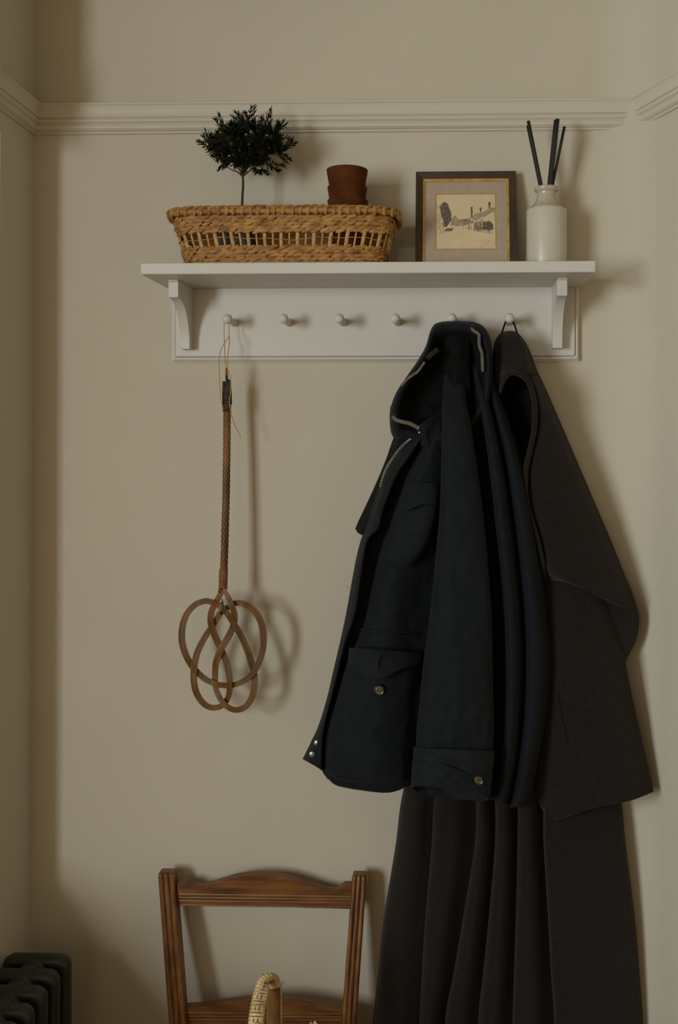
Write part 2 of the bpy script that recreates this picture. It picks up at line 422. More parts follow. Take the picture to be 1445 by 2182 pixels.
for i in range(70):
    u = (i+random.uniform(-.15, .15))/70; p, t, nrm = on_ring(ring, u); z = Vector((0, 0, 1))
    c = BC + p + z*0.1040
    sl = random.uniform(-.22, .22)
    ax = (z*math.cos(sl)+t*math.sin(sl)); tt = (t*math.cos(sl)-z*math.sin(sl))
    add_ellipsoid(bm, c + nrm*.0050, ax*random.uniform(.009, .011), tt*random.uniform(.0042, .0058), nrm*.0035, 8, 6)
    sl = 0.42 + random.uniform(-.2, .2)            # leaning wraps along the top edge
    p2, t2, n2 = on_ring(ring, u+.006)
    c2 = BC + p2 + z*(0.1040+.0068)
    ax = (t2*math.cos(sl) + z*math.sin(sl)*.55 - n2*.35)
    add_ellipsoid(bm, c2 + n2*.0022, ax*random.uniform(.0115, .014), (z*.8 + n2*.5)*random.uniform(.0038, .0050), n2*.0040, 8, 6)
obj('plaited_rim', bm, M['wicker'], basket)
for i in range(n_st):                              # upright stakes, alternately thick and thin
    u = (i+.1)/n_st
    a, b = basket_ring(0.028, 0.0), basket_ring(0.072, 0.0)
    pa, pb = on_ring(a, u)[0], on_ring(b, u)[0]; t = on_ring(a, u)[1]; nn = on_ring(a, u)[2]
    bm = bmesh.new(); w = (0.0041 if i % 2 == 0 else 0.0020)*random.uniform(.88, 1.1)
    pts = [BC + pa.lerp(pb, k/6) + Vector((0, 0, 0.028+0.044*k/6)) + t*random.uniform(-.0003, .0003) for k in range(7)]
    rr = [w*(1.25 if k in (0, 6) else 1.0) for k in range(7)]
    add_tube(bm, pts, rr, 8, flat=0.45, up=nn)
    obj('stake', bm, M['wicker_stake'], basket)
bm = bmesh.new()                                   # thin twine threaded through the open band
ring = basket_ring(0.0515, 0.0)
pts = []
for i in range(260):
    u = i/260; p, t, nn = on_ring(ring, u)
    pts.append(BC + p + nn*0.0020*math.sin(u*n_st*PI) + Vector((0, 0, 0.0505+0.0022*math.sin(u*31)+.0014*math.sin(u*71))))
add_tube(bm, pts, 0.0011, 6, closed=True)
obj('twine', bm, M['wicker'], basket)
bm = bmesh.new()
ring = basket_ring(0.001, -.003)
va = [bm.verts.new(BC + on_ring(ring, i/120)[0] + Vector((0, 0, 0.0005))) for i in range(120)]
vb = [bm.verts.new(v.co + Vector((0, 0, 0.003))) for v in va]
bm.faces.new(va[::-1]); bm.faces.new(vb)
for i in range(120): bm.faces.new((va[i], va[(i+1) % 120], vb[(i+1) % 120], vb[i]))
obj('basket_base', bm, M['wicker'], basket, False)

# ------------------------------------------------ topiary in its pot
FLOOR_B = SZ1 + 0.0042
tp = P(517, 372, 0.105); tree = empty('topiary_tree', (tp.x, -0.105, FLOOR_B), 'small dark green potted topiary tree standing in the woven basket', 'plant')
bm = bmesh.new()
add_lathe(bm, [(0.0, 0.0), (0.036, 0.0), (0.045, 0.070), (0.0465, 0.070), (0.0465, 0.076), (0.0435, 0.076), (0.0420, 0.066), (0.0, 0.066)], (tp.x-.012, -0.105, FLOOR_B), 32)
obj('plant_pot', bm, M['zinc'], tree, label='small grey metal pot')
bm = bmesh.new()
fork = P(517.5, 376, 0.105)
trunk = [Vector((tp.x-.0015, -0.105, FLOOR_B+.06)), Vector((tp.x-.0012, -0.105, FLOOR_B+.10)), P(516.5, 420, .105), P(518, 397, .104), fork]
tr = [cr(trunk, i/20) for i in range(21)]
add_tube(bm, tr, [0.0030 - .0007*i/20 for i in range(21)], 8)
bz = fork
tips = []
limbs = [(505, 366, 492, 361, 470, 345), (508, 358, 488, 335, 462, 322), (517, 350, 512, 320, 505, 285), (524, 352, 536, 318, 545, 275),
         (527, 368, 545, 355, 575, 345), (526, 360, 552, 335, 588, 318), (520, 340, 528, 300, 530, 262), (512, 352, 492, 310, 480, 290), (526, 355, 560, 310, 585, 285)]
for li, L in enumerate(limbs):
    dy = random.uniform(-.05, .05)
    pts = [bz, P(L[0], L[1], .105+dy*.2), P(L[2], L[3], .105+dy*.6), P(L[4], L[5], .105+dy)]
    c = [cr(pts, i/14) for i in range(15)]
    add_tube(bm, c, [0.0019-.0011*i/14 for i in range(15)], 6)
    tips.append(c)
obj('trunk', bm, M['bark'], tree)
bm = bmesh.new()
def needle(p, d, l, w):
    s = d.cross(Vector((random.gauss(0, 1), random.gauss(0, 1), random.gauss(0, 1)))).normalized()
    n = d.cross(s).normalized()
    a = [p, p + d*l*.45 + s*w + n*w*.3, p + d*l*.8 + s*w*.6, p + d*l + n*l*.06, p + d*l*.8 - s*w*.6, p + d*l*.45 - s*w + n*w*.3]
    v = [bm.verts.new(q) for q in a]
    m_ = bm.verts.new(p + d*l*.5 - n*w*.6)
    for i in range(6): bm.faces.new((v[i], v[(i+1) % 6], m_))
def sprig(a, b, bend, nn, lmin, lmax):
    mid = a.lerp(b, .5) + bend
    c = [cr([a, mid, b], i/10) for i in range(11)]
    add_tube(bm, c, [0.0009-.0005*i/10 for i in range(11)], 4, caps=False)
    for k in range(nn):
        t = 0.25 + 0.75*(k+random.random())/nn
        p = cr([a, mid, b], t); d0 = (cr([a, mid, b], min(1, t+.05)) - cr([a, mid, b], t-.05)).normalized()
        side = Vector((random.gauss(0, 1), random.gauss(0, 1), random.gauss(0, 1)))
        side = (side - d0*side.dot(d0)).normalized()
        an = random.uniform(.35, .95)*(1.15-.5*t)
        needle(p, (d0*math.cos(an)+side*math.sin(an)).normalized(), random.uniform(lmin, lmax), random.uniform(.0010, .0014))
    for k in range(4):
        d0 = (b-mid).normalized()
        needle(b, (d0 + Vector((random.gauss(0, .3), random.gauss(0, .3), random.gauss(0, .3)))).normalized(), random.uniform(lmin, lmax), .001)
edge = [(427, 302), (436, 294), (432, 308), (447, 318), (455, 331), (465, 338), (462, 258), (470, 252), (452, 290), (480, 270), (500, 250), (507, 243), (524, 242), (536, 230), (542, 234),
        (578, 240), (572, 250), (560, 256), (600, 262), (604, 268), (592, 265), (618, 302), (624, 308), (612, 296), (605, 318), (612, 335), (606, 342), (598, 352), (590, 362), (570, 368), (556, 366), (545, 362),
        (476, 345), (472, 356), (485, 350), (440, 285), (449, 292), (515, 252), (588, 275), (598, 292)]
for ex, ey in edge:
    d = .105 + random.uniform(-.035, .035)
    b = P(ex, ey, d)
    src = random.choice(tips[:])
    best = min((q for L in tips for q in L[5:]), key=lambda q: (q-b).length + random.uniform(0, .02))
    sprig(best, b, Vector((random.uniform(-.004, .004), random.uniform(-.006, .006), random.uniform(-.006, .003))), 26, .010, .0165)
for k in range(215):
    while True:
        x, z, y = random.uniform(-1, 1), random.uniform(-1, 1), random.uniform(-1, 1)
        if x*x+y*y+z*z < 1: break
    cx, cy = 526 + x*72, 306 + z*52
    if cy > 340: cx = 526 + (cx-526)*0.75 + 6
    b = P(cx, cy, .105 + y*.070)
    best = min((q for L in tips for q in L[3:]), key=lambda q: (q-b).length + random.uniform(0, .03))
    a = best.lerp(b, random.uniform(.0, .45))
    dd = (b-a); 
    if dd.length > .05: a = b - dd.normalized()*.05
    sprig(a, b, Vector((random.uniform(-.005, .005), random.uniform(-.005, .005), random.uniform(-.005, .005))), 24, .010, .016)
obj('foliage', bm, M['leaf'], tree, False)

# ------------------------------------------------ nested terracotta pots
pz = P(740, 363, 0.105)
def pot_bm(top, h, r):
    bm = bmesh.new()
    add_lathe(bm, [(0, -h), (r*.68, -h), (r*.70, -h+.002), (r*.985, -.0040), (r, -.0018), (r*.99, 0), (r*.945, 0), (r*.93, -.003), (r*.82, -.036), (r*.63, -h+.006), (0, -h+.006)], (pz.x, -0.105, top), 40)
    return bm
t0 = pz.z
for k, (dz, r, dx, lab) in enumerate(((0.0, .0430, 0, 'topmost small terracotta pot of the nested stack in the woven basket'),
                                  (-.0362, .0414, .0002, 'middle terracotta pot of the stack, its rim below the topmost pot'),
                                  (-.0640, .0424, .0012, 'lowest terracotta pot of the stack, rim just above the basket edge'))):
    bm = pot_bm(t0+dz, (.078 if k < 2 else (t0+dz-FLOOR_B-.0003)), r)
    for v in bm.verts: v.co.x += dx
    o = obj('terracotta_pot', bm, M['terracotta'], None)
    o['label'] = lab; o['category'] = 'flower pot'; o['group'] = 'nested terracotta pots in the basket'

# ================================================================== framed print leaning on the wall
FD = 0.062
fb = P(993.5, 500, FD)
frame = empty('picture_frame', (fb.x, -FD, SZ1), 'small dark wooden picture frame with gilt slip and village street drawing', 'picture')
S = (2.1-FD+.022)/F
frame_h = 0.2300
frame.rotation_euler = (-math.asin(0.046/frame_h), 0, 0)
def u_(px): return (px-993.5)*S
def v_(py): return frame_h - (py-361.0)*S*1.012
def frame_ring(bm, o, i, y0, y1, yi0=None):
    """rectangular moulding between outer rect o and inner rect i (u0,u1,v0,v1)"""
    yi0 = y0 if yi0 is None else yi0
    O = [(o[0], o[2]), (o[1], o[2]), (o[1], o[3]), (o[0], o[3])]; I = [(i[0], i[2]), (i[1], i[2]), (i[1], i[3]), (i[0], i[3])]
    of = [bm.verts.new((a, y0, b)) for a, b in O]; inf = [bm.verts.new((a, yi0, b)) for a, b in I]
    ob = [bm.verts.new((a, y1, b)) for a, b in O]; ib = [bm.verts.new((a, y1, b)) for a, b in I]
    for k in range(4):
        n = (k+1) % 4
        bm.faces.new((of[k], of[n], inf[n], inf[k])); bm.faces.new((ob[k], ib[k], ib[n], ob[n]))
        bm.faces.new((of[k], ob[k], ob[n], of[n])); bm.faces.new((inf[k], inf[n], ib[n], ib[k]))
u0, u1 = u_(886), u_(1101)
fw = 0.0155
o_ = (u0, u1, 0.0, frame_h); i_ = (u0+fw, u1-fw, fw, frame_h-fw)
bm = bmesh.new(); frame_ring(bm, o_, i_, -.009, .006, -.0045); obj('frame_moulding', bm, M['dark_wood'], frame, False, True, bevel=.001)
g_ = (u0+fw+.0052, u1-fw-.0052, fw+.0052, frame_h-fw-.0052)
bm = bmesh.new(); frame_ring(bm, i_, g_, -.0050, .004, -.0018); obj('gilt_slip', bm, M['gilt'], frame, False, True, label='narrow gilt slip inside the dark frame', bevel=.0003)
pr = (u_(929), u_(1056.5), v_(533.5), v_(409.5))
bm = bmesh.new(); frame_ring(bm, g_, pr, -.0004, .003); obj('mount_board', bm, M['mount'], frame, False, True, label='grey beige card mount')
bm = bmesh.new(); add_box(bm, *pr[:2], .0008, .0028, *pr[2:]); pap = obj('paper_print', bm, M['paper'], frame, False, True, label='cream paper with a pen drawing')
bm = bmesh.new(); frame_ring(bm, (pr[0]-.0012, pr[1]+.0012, pr[2]-.0012, pr[3]+.0012), (pr[0]+.0004, pr[1]-.0004, pr[2]+.0004, pr[3]-.0004), -.0006, -.0002)
obj('mount_border', bm, M['gilt'], frame, False, True)
bm = bmesh.new(); add_box(bm, u0+.006, u1-.006, .0062, .0075, .006, frame_h-.006); obj('backing_board', bm, M['mount'], frame, False, True)
# the drawing: a village lane drawn in ink (zoom pixels of the photo -> photo pixels)
def zp(X, Y): return (860 + X*.3045, 230 + Y*.3045)
def uv(X, Y): a, b = zp(X, Y); return Vector((u_(a), 0.0, v_(b)))
ink = bmesh.new(); pale = bmesh.new()
def inkpoly(bm, pts, jag=0.0, y=.0006):
    q = []
    for a, b in zip(pts, pts[1:]+pts[:1]):
        for k in range(4):
            t = k/4; q.append(uv(a[0]+(b[0]-a[0])*t+random.uniform(-jag, jag), a[1]+(b[1]-a[1])*t+random.uniform(-jag, jag)) + Vector((0, y, 0)))
    bm.faces.new([bm.verts.new(p) for p in q])
def stroke(bm, a, b, w=1.2, y=.0005):
    A, B = uv(*a), uv(*b); d = (B-A)
    if d.length < 1e-6: return
    s = Vector((-d.z, 0, d.x)).normalized()*w*.3045*S/2; o = Vector((0, y, 0))
    bm.faces.new([bm.verts.new(p+o) for p in (A-s, B-s, B+s, A+s)])
inkpoly(ink, [(252, 680), (285, 645), (310, 660), (330, 720), (342, 780), (325, 800), (300, 835), (280, 830), (282, 790), (262, 740)], 3)
inkpoly(pale, [(480, 770), (500, 738), (560, 725), (610, 690), (640, 690), (638, 720), (600, 735), (540, 770), (500, 785)], 2, .00065)   # roofs
inkpoly(ink, [(472, 685), (486, 682), (486, 765), (474, 765)], 1.5)
inkpoly(ink, [(536, 690), (548, 688), (546, 722), (536, 724)], 1.5)
inkpoly(ink, [(596, 650), (612, 648), (610, 690), (598, 694)], 1.5)
inkpoly(pale, [(335, 795), (350, 755), (362, 748), (385, 775), (420, 780), (470, 765), (470, 800), (430, 825), (330, 822)], 3)
inkpoly(ink, [(556, 845), (560, 800), (600, 790), (628, 815), (630, 850), (600, 862)], 5)
inkpoly(pale, [(490, 860), (500, 800), (540, 790), (552, 850), (530, 868)], 4)
inkpoly(ink, [(285, 862), (300, 845), (355, 842), (335, 866)], 3)
for k in range(46):                               # hatching: houses, hedges, lane edges
    x = random.uniform(420, 560); y = random.uniform(770, 830)
    stroke(ink, (x, y), (x+random.uniform(-2, 3), y+random.uniform(12, 34)), random.uniform(1.2, 3))
for k in range(60):
    x = random.uniform(500, 632); t = (x-430)/200
    y = 830 + t*45 + random.uniform(-18, 8)
    stroke(ink, (x, y), (x+random.uniform(6, 18), y+random.uniform(-4, 9)), random.uniform(1, 3))
for k in range(34):
    x = random.uniform(340, 470); y = random.uniform(772, 815)
    stroke(ink, (x, y), (x+random.uniform(-6, 8), y+random.uniform(3, 14)), random.uniform(1.2, 3.5))
for k in range(40):
    x = random.uniform(232, 280); y = random.uniform(690, 880)
    stroke(pale, (x, y), (x+random.uniform(-3, 6), y+random.uniform(6, 20)), random.uniform(1, 2))
for a, b in (((230, 893), (290, 868)), ((230, 670), (252, 690)), ((565, 760), (630, 715)), ((430, 840), (610, 885)), ((330, 830), (420, 826)), ((640, 690), (640, 790)),
             ((545, 775), (545, 850)), ((280, 740), (280, 870)), ((560, 765), (556, 850))):
    stroke(ink, a, b, 1.6)
roof = pale; pale = bmesh.new()
xs = 490
while xs < 608:                                   # pencilled squiggle in the lower corner
    stroke(pale, (xs, 939+random.uniform(-3, 3)), (xs+5, 939+random.uniform(-3, 3)), 1.4); xs += 5
stroke(pale, (600, 945), (560, 972), 1.3); stroke(pale, (560, 972), (540, 988), 1.3)
obj('ink_drawing', ink, M['ink'], pap, False, True); obj('wash_drawing', roof, M['ink_pale'], pap, False, True); obj('pencil_squiggle', pale, M['ink_pale'], pap, False, True)

# ================================================================== stoneware bottle and its reeds
BD = 0.075
bt = P(1164.5, 480, BD)
K = (2.1-BD)/F
def bz_(py): return P(1164, py, BD).z
bottle = empty('stoneware_bottle', (bt.x, -BD, SZ1), 'cream stoneware bottle holding black reeds at the shelf end', 'bottle')
zs = bz_(448)
bm = bmesh.new()
prof = [(0.0, SZ1), (0.0400, SZ1), (0.0420, SZ1+.002), (0.0424, SZ1+.006), (0.0424, zs-.0040), (0.0419, zs-.0010), (0.0408, zs+.0004)]
add_lathe(bm, [(r, z-SZ1) for r, z in prof], (bt.x, -BD, SZ1), 48)
obj('bottle_body', bm, M['stone'], bottle)
prof = [(0.0408, zs+.0002), (0.0385, zs+.0020), (0.0320, bz_(440)), (0.0262, bz_(435)), (0.0222, bz_(428)), (0.0197, bz_(419)), (0.0190, bz_(412)), (0.0200, bz_(410.5)),
        (0.0240, bz_(408.5)), (0.0258, bz_(405)), (0.0256, bz_(401.5)), (0.0238, bz_(399.5)), (0.0200, bz_(399)), (0.0165, bz_(400)), (0.0150, bz_(404)), (0.0150, bz_(420)), (0.030, bz_(440)), (0.0375, zs-.004), (0.0375, SZ1+.006), (0, SZ1+.006)]
bm = bmesh.new(); add_lathe(bm, [(r, z-SZ1) for r, z in prof], (bt.x, -BD, SZ1), 48)
obj('bottle_neck', bm, M['stone_top'], bottle, label='warmer glazed shoulder, neck and rolled lip')
reeds = [((1126, 258), (1155, 402), .078, 1.9, 'leftmost tall black reed in the cream stoneware bottle'),
         ((1124.5, 268), (1152, 402), .070, 1.6, 'shorter black reed hidden against the leftmost reed in the bottle'),
         ((1188.5, 254), (1172, 402), .079, 2.3, 'thickest and tallest black reed, leaning right in the bottle'),
         ((1183.5, 256), (1168.5, 402), .071, 1.7, 'black reed just left of the thickest one in the bottle'),
         ((1203, 270), (1176, 402), .074, 1.7, 'rightmost, most tilted black reed in the cream bottle')]
for (a, b, dd, w, lab) in reeds:
    A = P(a[0], a[1], dd+.006); B = P(b[0], b[1], dd)
    dirv = (B-A).normalized(); E = B + dirv*0.095
    if E.z < SZ1+.0075: E = B + dirv*((B.z-SZ1-.0075)/-dirv.z)
    bm = bmesh.new(); add_tube(bm, [A.lerp(E, i/6) for i in range(7)], w*K*1.9, 10)
    o = obj('diffuser_reed', bm, M['reed'], None)
    o['label'] = lab; o['category'] = 'reed'; o['group'] = 'black reeds in the stoneware bottle'

# ================================================================== carpet beater
cb = P(480, 1100, .06)
beater = empty('carpet_beater', P(476, 1518, .085), 'knotted brown cane carpet beater hanging by string from the first peg', 'carpet beater')
def bzm(X, Y): return (360 + X/5.558, 1180 + Y/5.558)
knot = [(646, 405, 0), (700, 520, 2), (745, 625, 6), (778, 740, 3), (752, 875, -2), (690, 1000, 2), (610, 1140, 5), (555, 1290, 1), (545, 1420, -4), (548, 1560, -2), (592, 1690, 3), (675, 1800, 5), (785, 1850, 2),
        (900, 1815, 0), (980, 1700, 0), (1010, 1550, 0), (1000, 1400, -4), (935, 1170, -1), (850, 970, 1), (755, 810, 4), (680, 700, 5), (600, 620, -2), (510, 575, 3), (420, 562, 2), (300, 612, 0), (205, 725, 0), (157, 880, 0),
        (155, 1050, 0), (205, 1215, 0), (295, 1360, -4), (420, 1480, -2), (555, 1545, 3), (690, 1562, -4), (800, 1545, 0), (905, 1495, 1), (1005, 1400, 4), (1085, 1230, 2), (1120, 1050, 0), (1105, 880, 0), (1055, 740, 0),
        (970, 645, 0), (870, 592, 0), (780, 590, -4), (690, 640, -4), (620, 690, 1), (535, 830, -4), (430, 985, 1), (345, 1150, 2), (305, 1300, 4), (293, 1450, 2), (310, 1600, 0), (370, 1730, 0), (460, 1810, 0),
        (560, 1825, -2), (650, 1785, -5), (710, 1680, -1), (722, 1540, 5), (705, 1390, 3), (655, 1220, -3), (585, 1060, -4), (520, 910, 2), (492, 780, 4), (505, 680, 1), (550, 585, -3), (605, 485, -2), (640, 405, 0)]
kp = [P(*bzm(X, Y), 0.097 + .0011*dz) for X, Y, dz in knot]
n_k = 420
kc = [cr(kp, i/(n_k-1)) for i in range(n_k)]
for q in range(4):
    bm = bmesh.new(); pts = []
    for i, p in enumerate(kc):
        t = (kc[min(i+1, n_k-1)] - kc[max(i-1, 0)]).normalized()
        s = Vector((0, 1, 0)).cross(t).normalized()
        f = i/(n_k-1)
        sp = 0.0030*(0.92 + 0.10*math.sin(f*17+q)) + .0008*math.sin(f*PI*2*3)**2
        taper = min(1, (min(f, 1-f))*30 + .45)
        pts.append(p + s*(q-1.5)*sp*taper)
    add_tube(bm, pts, 0.00175, 8)
    obj('cane_loop', bm, M['cane'], beater)
bm = bmesh.new()                                  # twisted handle
ha, hb = P(476.5, 1232, 0.0920), P(484, 872, 0.0720)
for q in range(6):
    pts = []
    for i in range(140):
        t = i/139; a = 2*PI*(q/6) - t*2*PI*5.2
        rad = .0052*(0.95 if t < .85 else .95)
        pts.append(ha.lerp(hb, t) + Vector((rad*math.cos(a)+ .0016*math.sin(t*PI), rad*math.sin(a), 0)))
    add_tube(bm, pts, .0031, 7)
obj('handle', bm, M['cane'], beater)
bm = bmesh.new()
a0, a1 = P(475.2, 1254, 0.0940), P(476.5, 1213, 0.0920)
pts = [a0.lerp(a1, i/239) + Vector((.0078*math.cos(2*PI*i/239*15), .0078*math.sin(2*PI*i/239*15), 0)) for i in range(240)]
add_tube(bm, pts, .0017, 6); add_tube(bm, [a0, a1], .0074, 12)
obj('binding', bm, M['cane_binding'], beater, label='copper brown cane wrapping at the neck')
bm = bmesh.new()                                  # dark bound upper end with cut rod stubs
b0, b1 = P(483.8, 876, 0.0720), P(483.5, 822, 0.0700)
add_tube(bm, [b0.lerp(b1, i/12) for i in range(13)], [.0078-.0012*i/12+.0010*math.sin(i*2.1) for i in range(13)], 12)
for dx, y0, y1, r in ((0, 840, 784, .0030), (-6.5, 835, 813, .0032), (5.5, 838, 809, .0028), (9, 862, 817, .0022), (-8, 870, 826, .0022), (2, 850, 811, .0034)):
    add_tube(bm, [P(483.5+dx, y0, 0.0750), P(483.3+dx*.95, (y0+y1)/2, 0.0750), P(482.8+dx*.9, y1, 0.0740)], r, 8)
for i in range(9):
    c = b0.lerp(b1, i/9*.75)
    ringp = [c + Vector(((.0086-.0002*i)*math.cos(a), (.0086-.0002*i)*math.sin(a), random.uniform(-.0006, .0006))) for a in [2*PI*k/16 for k in range(16)]]
    add_tube(bm, ringp, .0012, 5, closed=True)
obj('bound_end', bm, M['cane_dark'], beater, label='blackened bound end with cut rod stubs')
bm = bmesh.new()
add_tube(bm, [P(484-8.6+.2*k, 863+1.5*math.sin(k), 0.0830) for k in range(1)] + [P(475+k*1.8, 864+.6*math.sin(k*.6), .0815+.0025*math.sin(k/10*PI)) for k in range(11)], .0011, 6)
add_tube(bm, [P(475+k*1.8, 869+.5*math.sin(k*.7), .0815+.0025*math.sin(k/10*PI)) for k in range(11)], .0011, 6)
obj('copper_wire', bm, M['cane_binding'], beater)
bm = bmesh.new()
add_tube(bm, curve([(473.5, 1277, 0.1080), (475, 1290, 0.1100), (474, 1303, 0.1100), (472.5, 1310, 0.1080), (470.5, 1307, 0.1040), (471, 1297, 0.0900), (472, 1283, 0.0880)], 30), .0014, 6)
add_tube(bm, curve([(467, 1263, 0.1000), (466, 1258, 0.1040), (468, 1254, 0.1040), (471, 1257, 0.1020)], 14), .0011, 6)
obj('wire_tie', bm, M['wire'], beater)
bm = bmesh.new()                                  # raffia hanging loop, over the peg behind its ball
def s_(pts, n=50, r=.0009): add_tube(bm, curve(pts, n), r, 6)
s_([(482, 800, 0.082), (479.5, 760, 0.078), (478, 720, .064), (477.5, 688, .060), (479, 678, .058), (484, 674.5, .058), (488.5, 679, .058), (488.5, 690, .060), (488, 715, .064), (489.5, 727, 0.078), (487, 745, 0.078), (484.5, 775, 0.079), (485.5, 800, 0.082)], 90)
s_([(488.5, 716, 0.078), (483, 725, 0.079), (473, 740, 0.079), (468, 757, 0.080), (467, 780, 0.080), (468, 815, 0.082), (470.5, 848, 0.084), (476, 872, 0.084)])
s_([(485, 785, 0.082), (490, 800, 0.084), (492, 815, 0.085), (491.5, 835, 0.086), (488.5, 852, 0.087), (490, 865, 0.087), (494, 888, 0.086), (500, 905, 0.085), (507, 918, 0.084), (513, 933, 0.082)], 60, .0010)
obj('hanging_string', bm, M['raffia'], beater, label='pale orange raffia string looped over the peg')

# ================================================================== chair
chair = empty('wooden_chair', (-0.40, -0.27, 0), 'reddish brown wooden chair with fluted posts and shaped crest rail against the wall', 'chair')
def post_section(w, dep):
    """fluted front: three reeds, local (side, out)"""
    pts = []
    for k in range(3):
        c = -w/2 + w*(k+.5)/3
        for j in range(7):
            a = PI - PI*j/6
            pts.append((c + math.cos(a)*w/6*.93, dep/2 - .004 + math.sin(a)*.0048))
    return pts + [(w/2, dep/2-.006), (w/2, -dep/2), (-w/2, -dep/2), (-w/2, dep/2-.006)]
def post_bm(tx, ty, td, bx, by, bd, w):
    bm = bmesh.new(); sec = post_section(w, .026)
    T = P(tx, ty, td); B = P(bx, by, bd)
    d = (B-T); dz = d/(-d.z)
    seat = B + dz*(B.z-.43)
    foot = Vector((seat.x + (0.0), seat.y - 0.0, 0.0)) + Vector((0, .09, 0))
    rings = []
    stn = [(T + Vector((0, 0, 0)), .80), (T + dz*.003, .95), (T + dz*.007, 1.0)] + [(T.lerp(seat, t), 1.0) for t in (.2, .4, .6, .8, 1.0)] + [(seat.lerp(foot, t), 1.0-.25*t) for t in (.5, 1.0)]
    for c, k in stn: rings.append([bm.verts.new(c + Vector((x*k, -y*k, 0))) for x, y in sec])
    n = len(sec)
    for A, Bq in zip(rings, rings[1:]):
        for j in range(n): bm.faces.new((A[j], A[(j+1) % n], Bq[(j+1) % n], Bq[j]))
    bm.faces.new(rings[0][::-1]); bm.faces.new(rings[-1])
    return bm, T, seat
bm, TL, SL = post_bm(356.5, 1855, .050, 381, 2182, .105, .0355); obj('post', bm, M['chair'], chair, False)
bm, TR_, SR = post_bm(766.5, 1860, .050, 743.5, 2182, .105, .0300); obj('post', bm, M['chair'], chair, False)
def rail(name, top, bot, d, dep, grooves, d2=None):
    bm = bmesh.new()
    n = 60
    tc = curve([(x, y, d) for x, y in top], n); bc = curve([(x, y, d) for x, y in bot], n)
    for i in range(n-1):
        v = [bm.verts.new(p) for p in (tc[i], tc[i+1], bc[i+1], bc[i])]
        bm.faces.new(v)
    bmesh.ops.remove_doubles(bm, verts=bm.verts[:], dist=1e-6)
    r = bmesh.ops.extrude_face_region(bm, geom=bm.faces[:])
    bmesh.ops.translate(bm, vec=(0, dep, 0), verts=[g for g in r['geom'] if isinstance(g, bmesh.types.BMVert)])
    for (xa, ya, xb, yb, w) in grooves:            # raised reeds along the rail
        add_tube(bm, [P(xa+(xb-xa)*k/12, ya+(yb-ya)*k/12, d) for k in range(13)], w, 8, flat=.8, up=(0, 1, 0))
    return obj(name, bm, M['chair_rail'], chair, False)
rail('crest_rail', [(378, 1882), (386, 1881), (397, 1880.5), (403, 1884), (408, 1889), (420, 1889.5), (437, 1888.5), (455, 1884), (480, 1876), (505, 1869), (530, 1865.5), (560, 1865), (590, 1867), (615, 1872), (640, 1880),
                    (665, 1889), (690, 1896), (708, 1898), (720, 1897), (727, 1891), (733, 1887), (742, 1886.5), (752, 1886.5)],
     [(378, 1931), (470, 1930), (560, 1932), (660, 1934.5), (752, 1937)], .060, .020,
     [(381, 1905, 749, 1910.5, .0030), (381, 1912, 749, 1917, .0026), (381, 1919, 749, 1924, .0026), (381, 1928, 749, 1933, .0022)])
rail('lower_rail', [(395, 2148), (420, 2147), (470, 2140), (530, 2133), (580, 2131), (630, 2136), (680, 2146), (715, 2152), (730, 2154)], [(395, 2205), (560, 2203), (730, 2210)], .098, .020,
     [(397, 2158, 728, 2160, .0026), (397, 2165, 728, 2167, .0026), (397, 2172, 728, 2174, .0026), (397, 2182, 728, 2184, .0022)])
bm = bmesh.new(); seat_y0, seat_y1 = SL.y, -0.52
add_prism(bm, [Vector((SL.x-.03, seat_y0+.02, .43)), Vector((SR.x+.03, seat_y0+.02, .43)), Vector((SR.x+.06, seat_y1, .43)), Vector((SL.x-.06, seat_y1, .43))], (0, 0, .028))
obj('seat', bm, M['chair_rail'], chair, False, bevel=.006)
for x in (SL.x-.04, SR.x+.04):
    bm = bmesh.new(); add_tube(bm, [Vector((x, seat_y1+.035, .43)), Vector((x, seat_y1+.033, .30)), Vector((x, seat_y1+.03, .0))], [.019, .017, .013], 14)
    obj('leg', bm, M['chair'], chair)
for z, y in ((.20, seat_y1+.035), ):
    bm = bmesh.new(); add_tube(bm, [Vector((SL.x-.04, y, z)), Vector((SR.x+.04, y, z))], .009, 10); obj('stretcher', bm, M['chair'], chair)

# ------------------------------------------------ handled basket standing on the seat
SEAT_Z = .4584
hc = P(570, 2182, .42)
hb_c = Vector((hc.x+.02, -.385, SEAT_Z))
hbk = empty('cane_basket', hb_c, 'basket with arched cream cane handle standing on the wooden chair seat', 'basket')
bm = bmesh.new()
for k in range(11):
    z = SEAT_Z + .004 + k*.0125; a = .118 + .022*math.sin(k/10*PI*.6); b = .100 + .020*math.sin(k/10*PI*.6)
    pts = [Vector((hb_c.x + a*math.cos(t), hb_c.y + b*math.sin(t), z + .0022*math.sin(t*22+k*PI))) for t in [2*PI*i/90 for i in range(90)]]
    add_tube(bm, pts, .0068, 6, closed=True)
va = [bm.verts.new((hb_c.x + .118*math.cos(t), hb_c.y + .1*math.sin(t), SEAT_Z+.003)) for t in [2*PI*i/60 for i in range(60)]]
bm.faces.new(va)
obj('bowl', bm, M['cream_cane'], hbk)
rim_z = SEAT_Z + .129
far0 = Vector((P(590, 2182, .36).x, hb_c.y+.115, rim_z-.03)); near0 = Vector((P(548, 2182, .46).x-.004, hb_c.y-.118, rim_z-.03))
hp = [far0, P(586, 2230, .345), P(585, 2182, .350), P(585, 2140, .353), P(584.5, 2108, .357), P(580, 2088, .367), P(571, 2084, .383), P(560, 2103, .400), P(551, 2140, .420), P(545, 2182, .440), P(540, 2240, .465), near0]
N = 240
hc_ = [cr(hp, i/(N-1)) for i in range(N)]
bm = bmesh.new(); rr = []
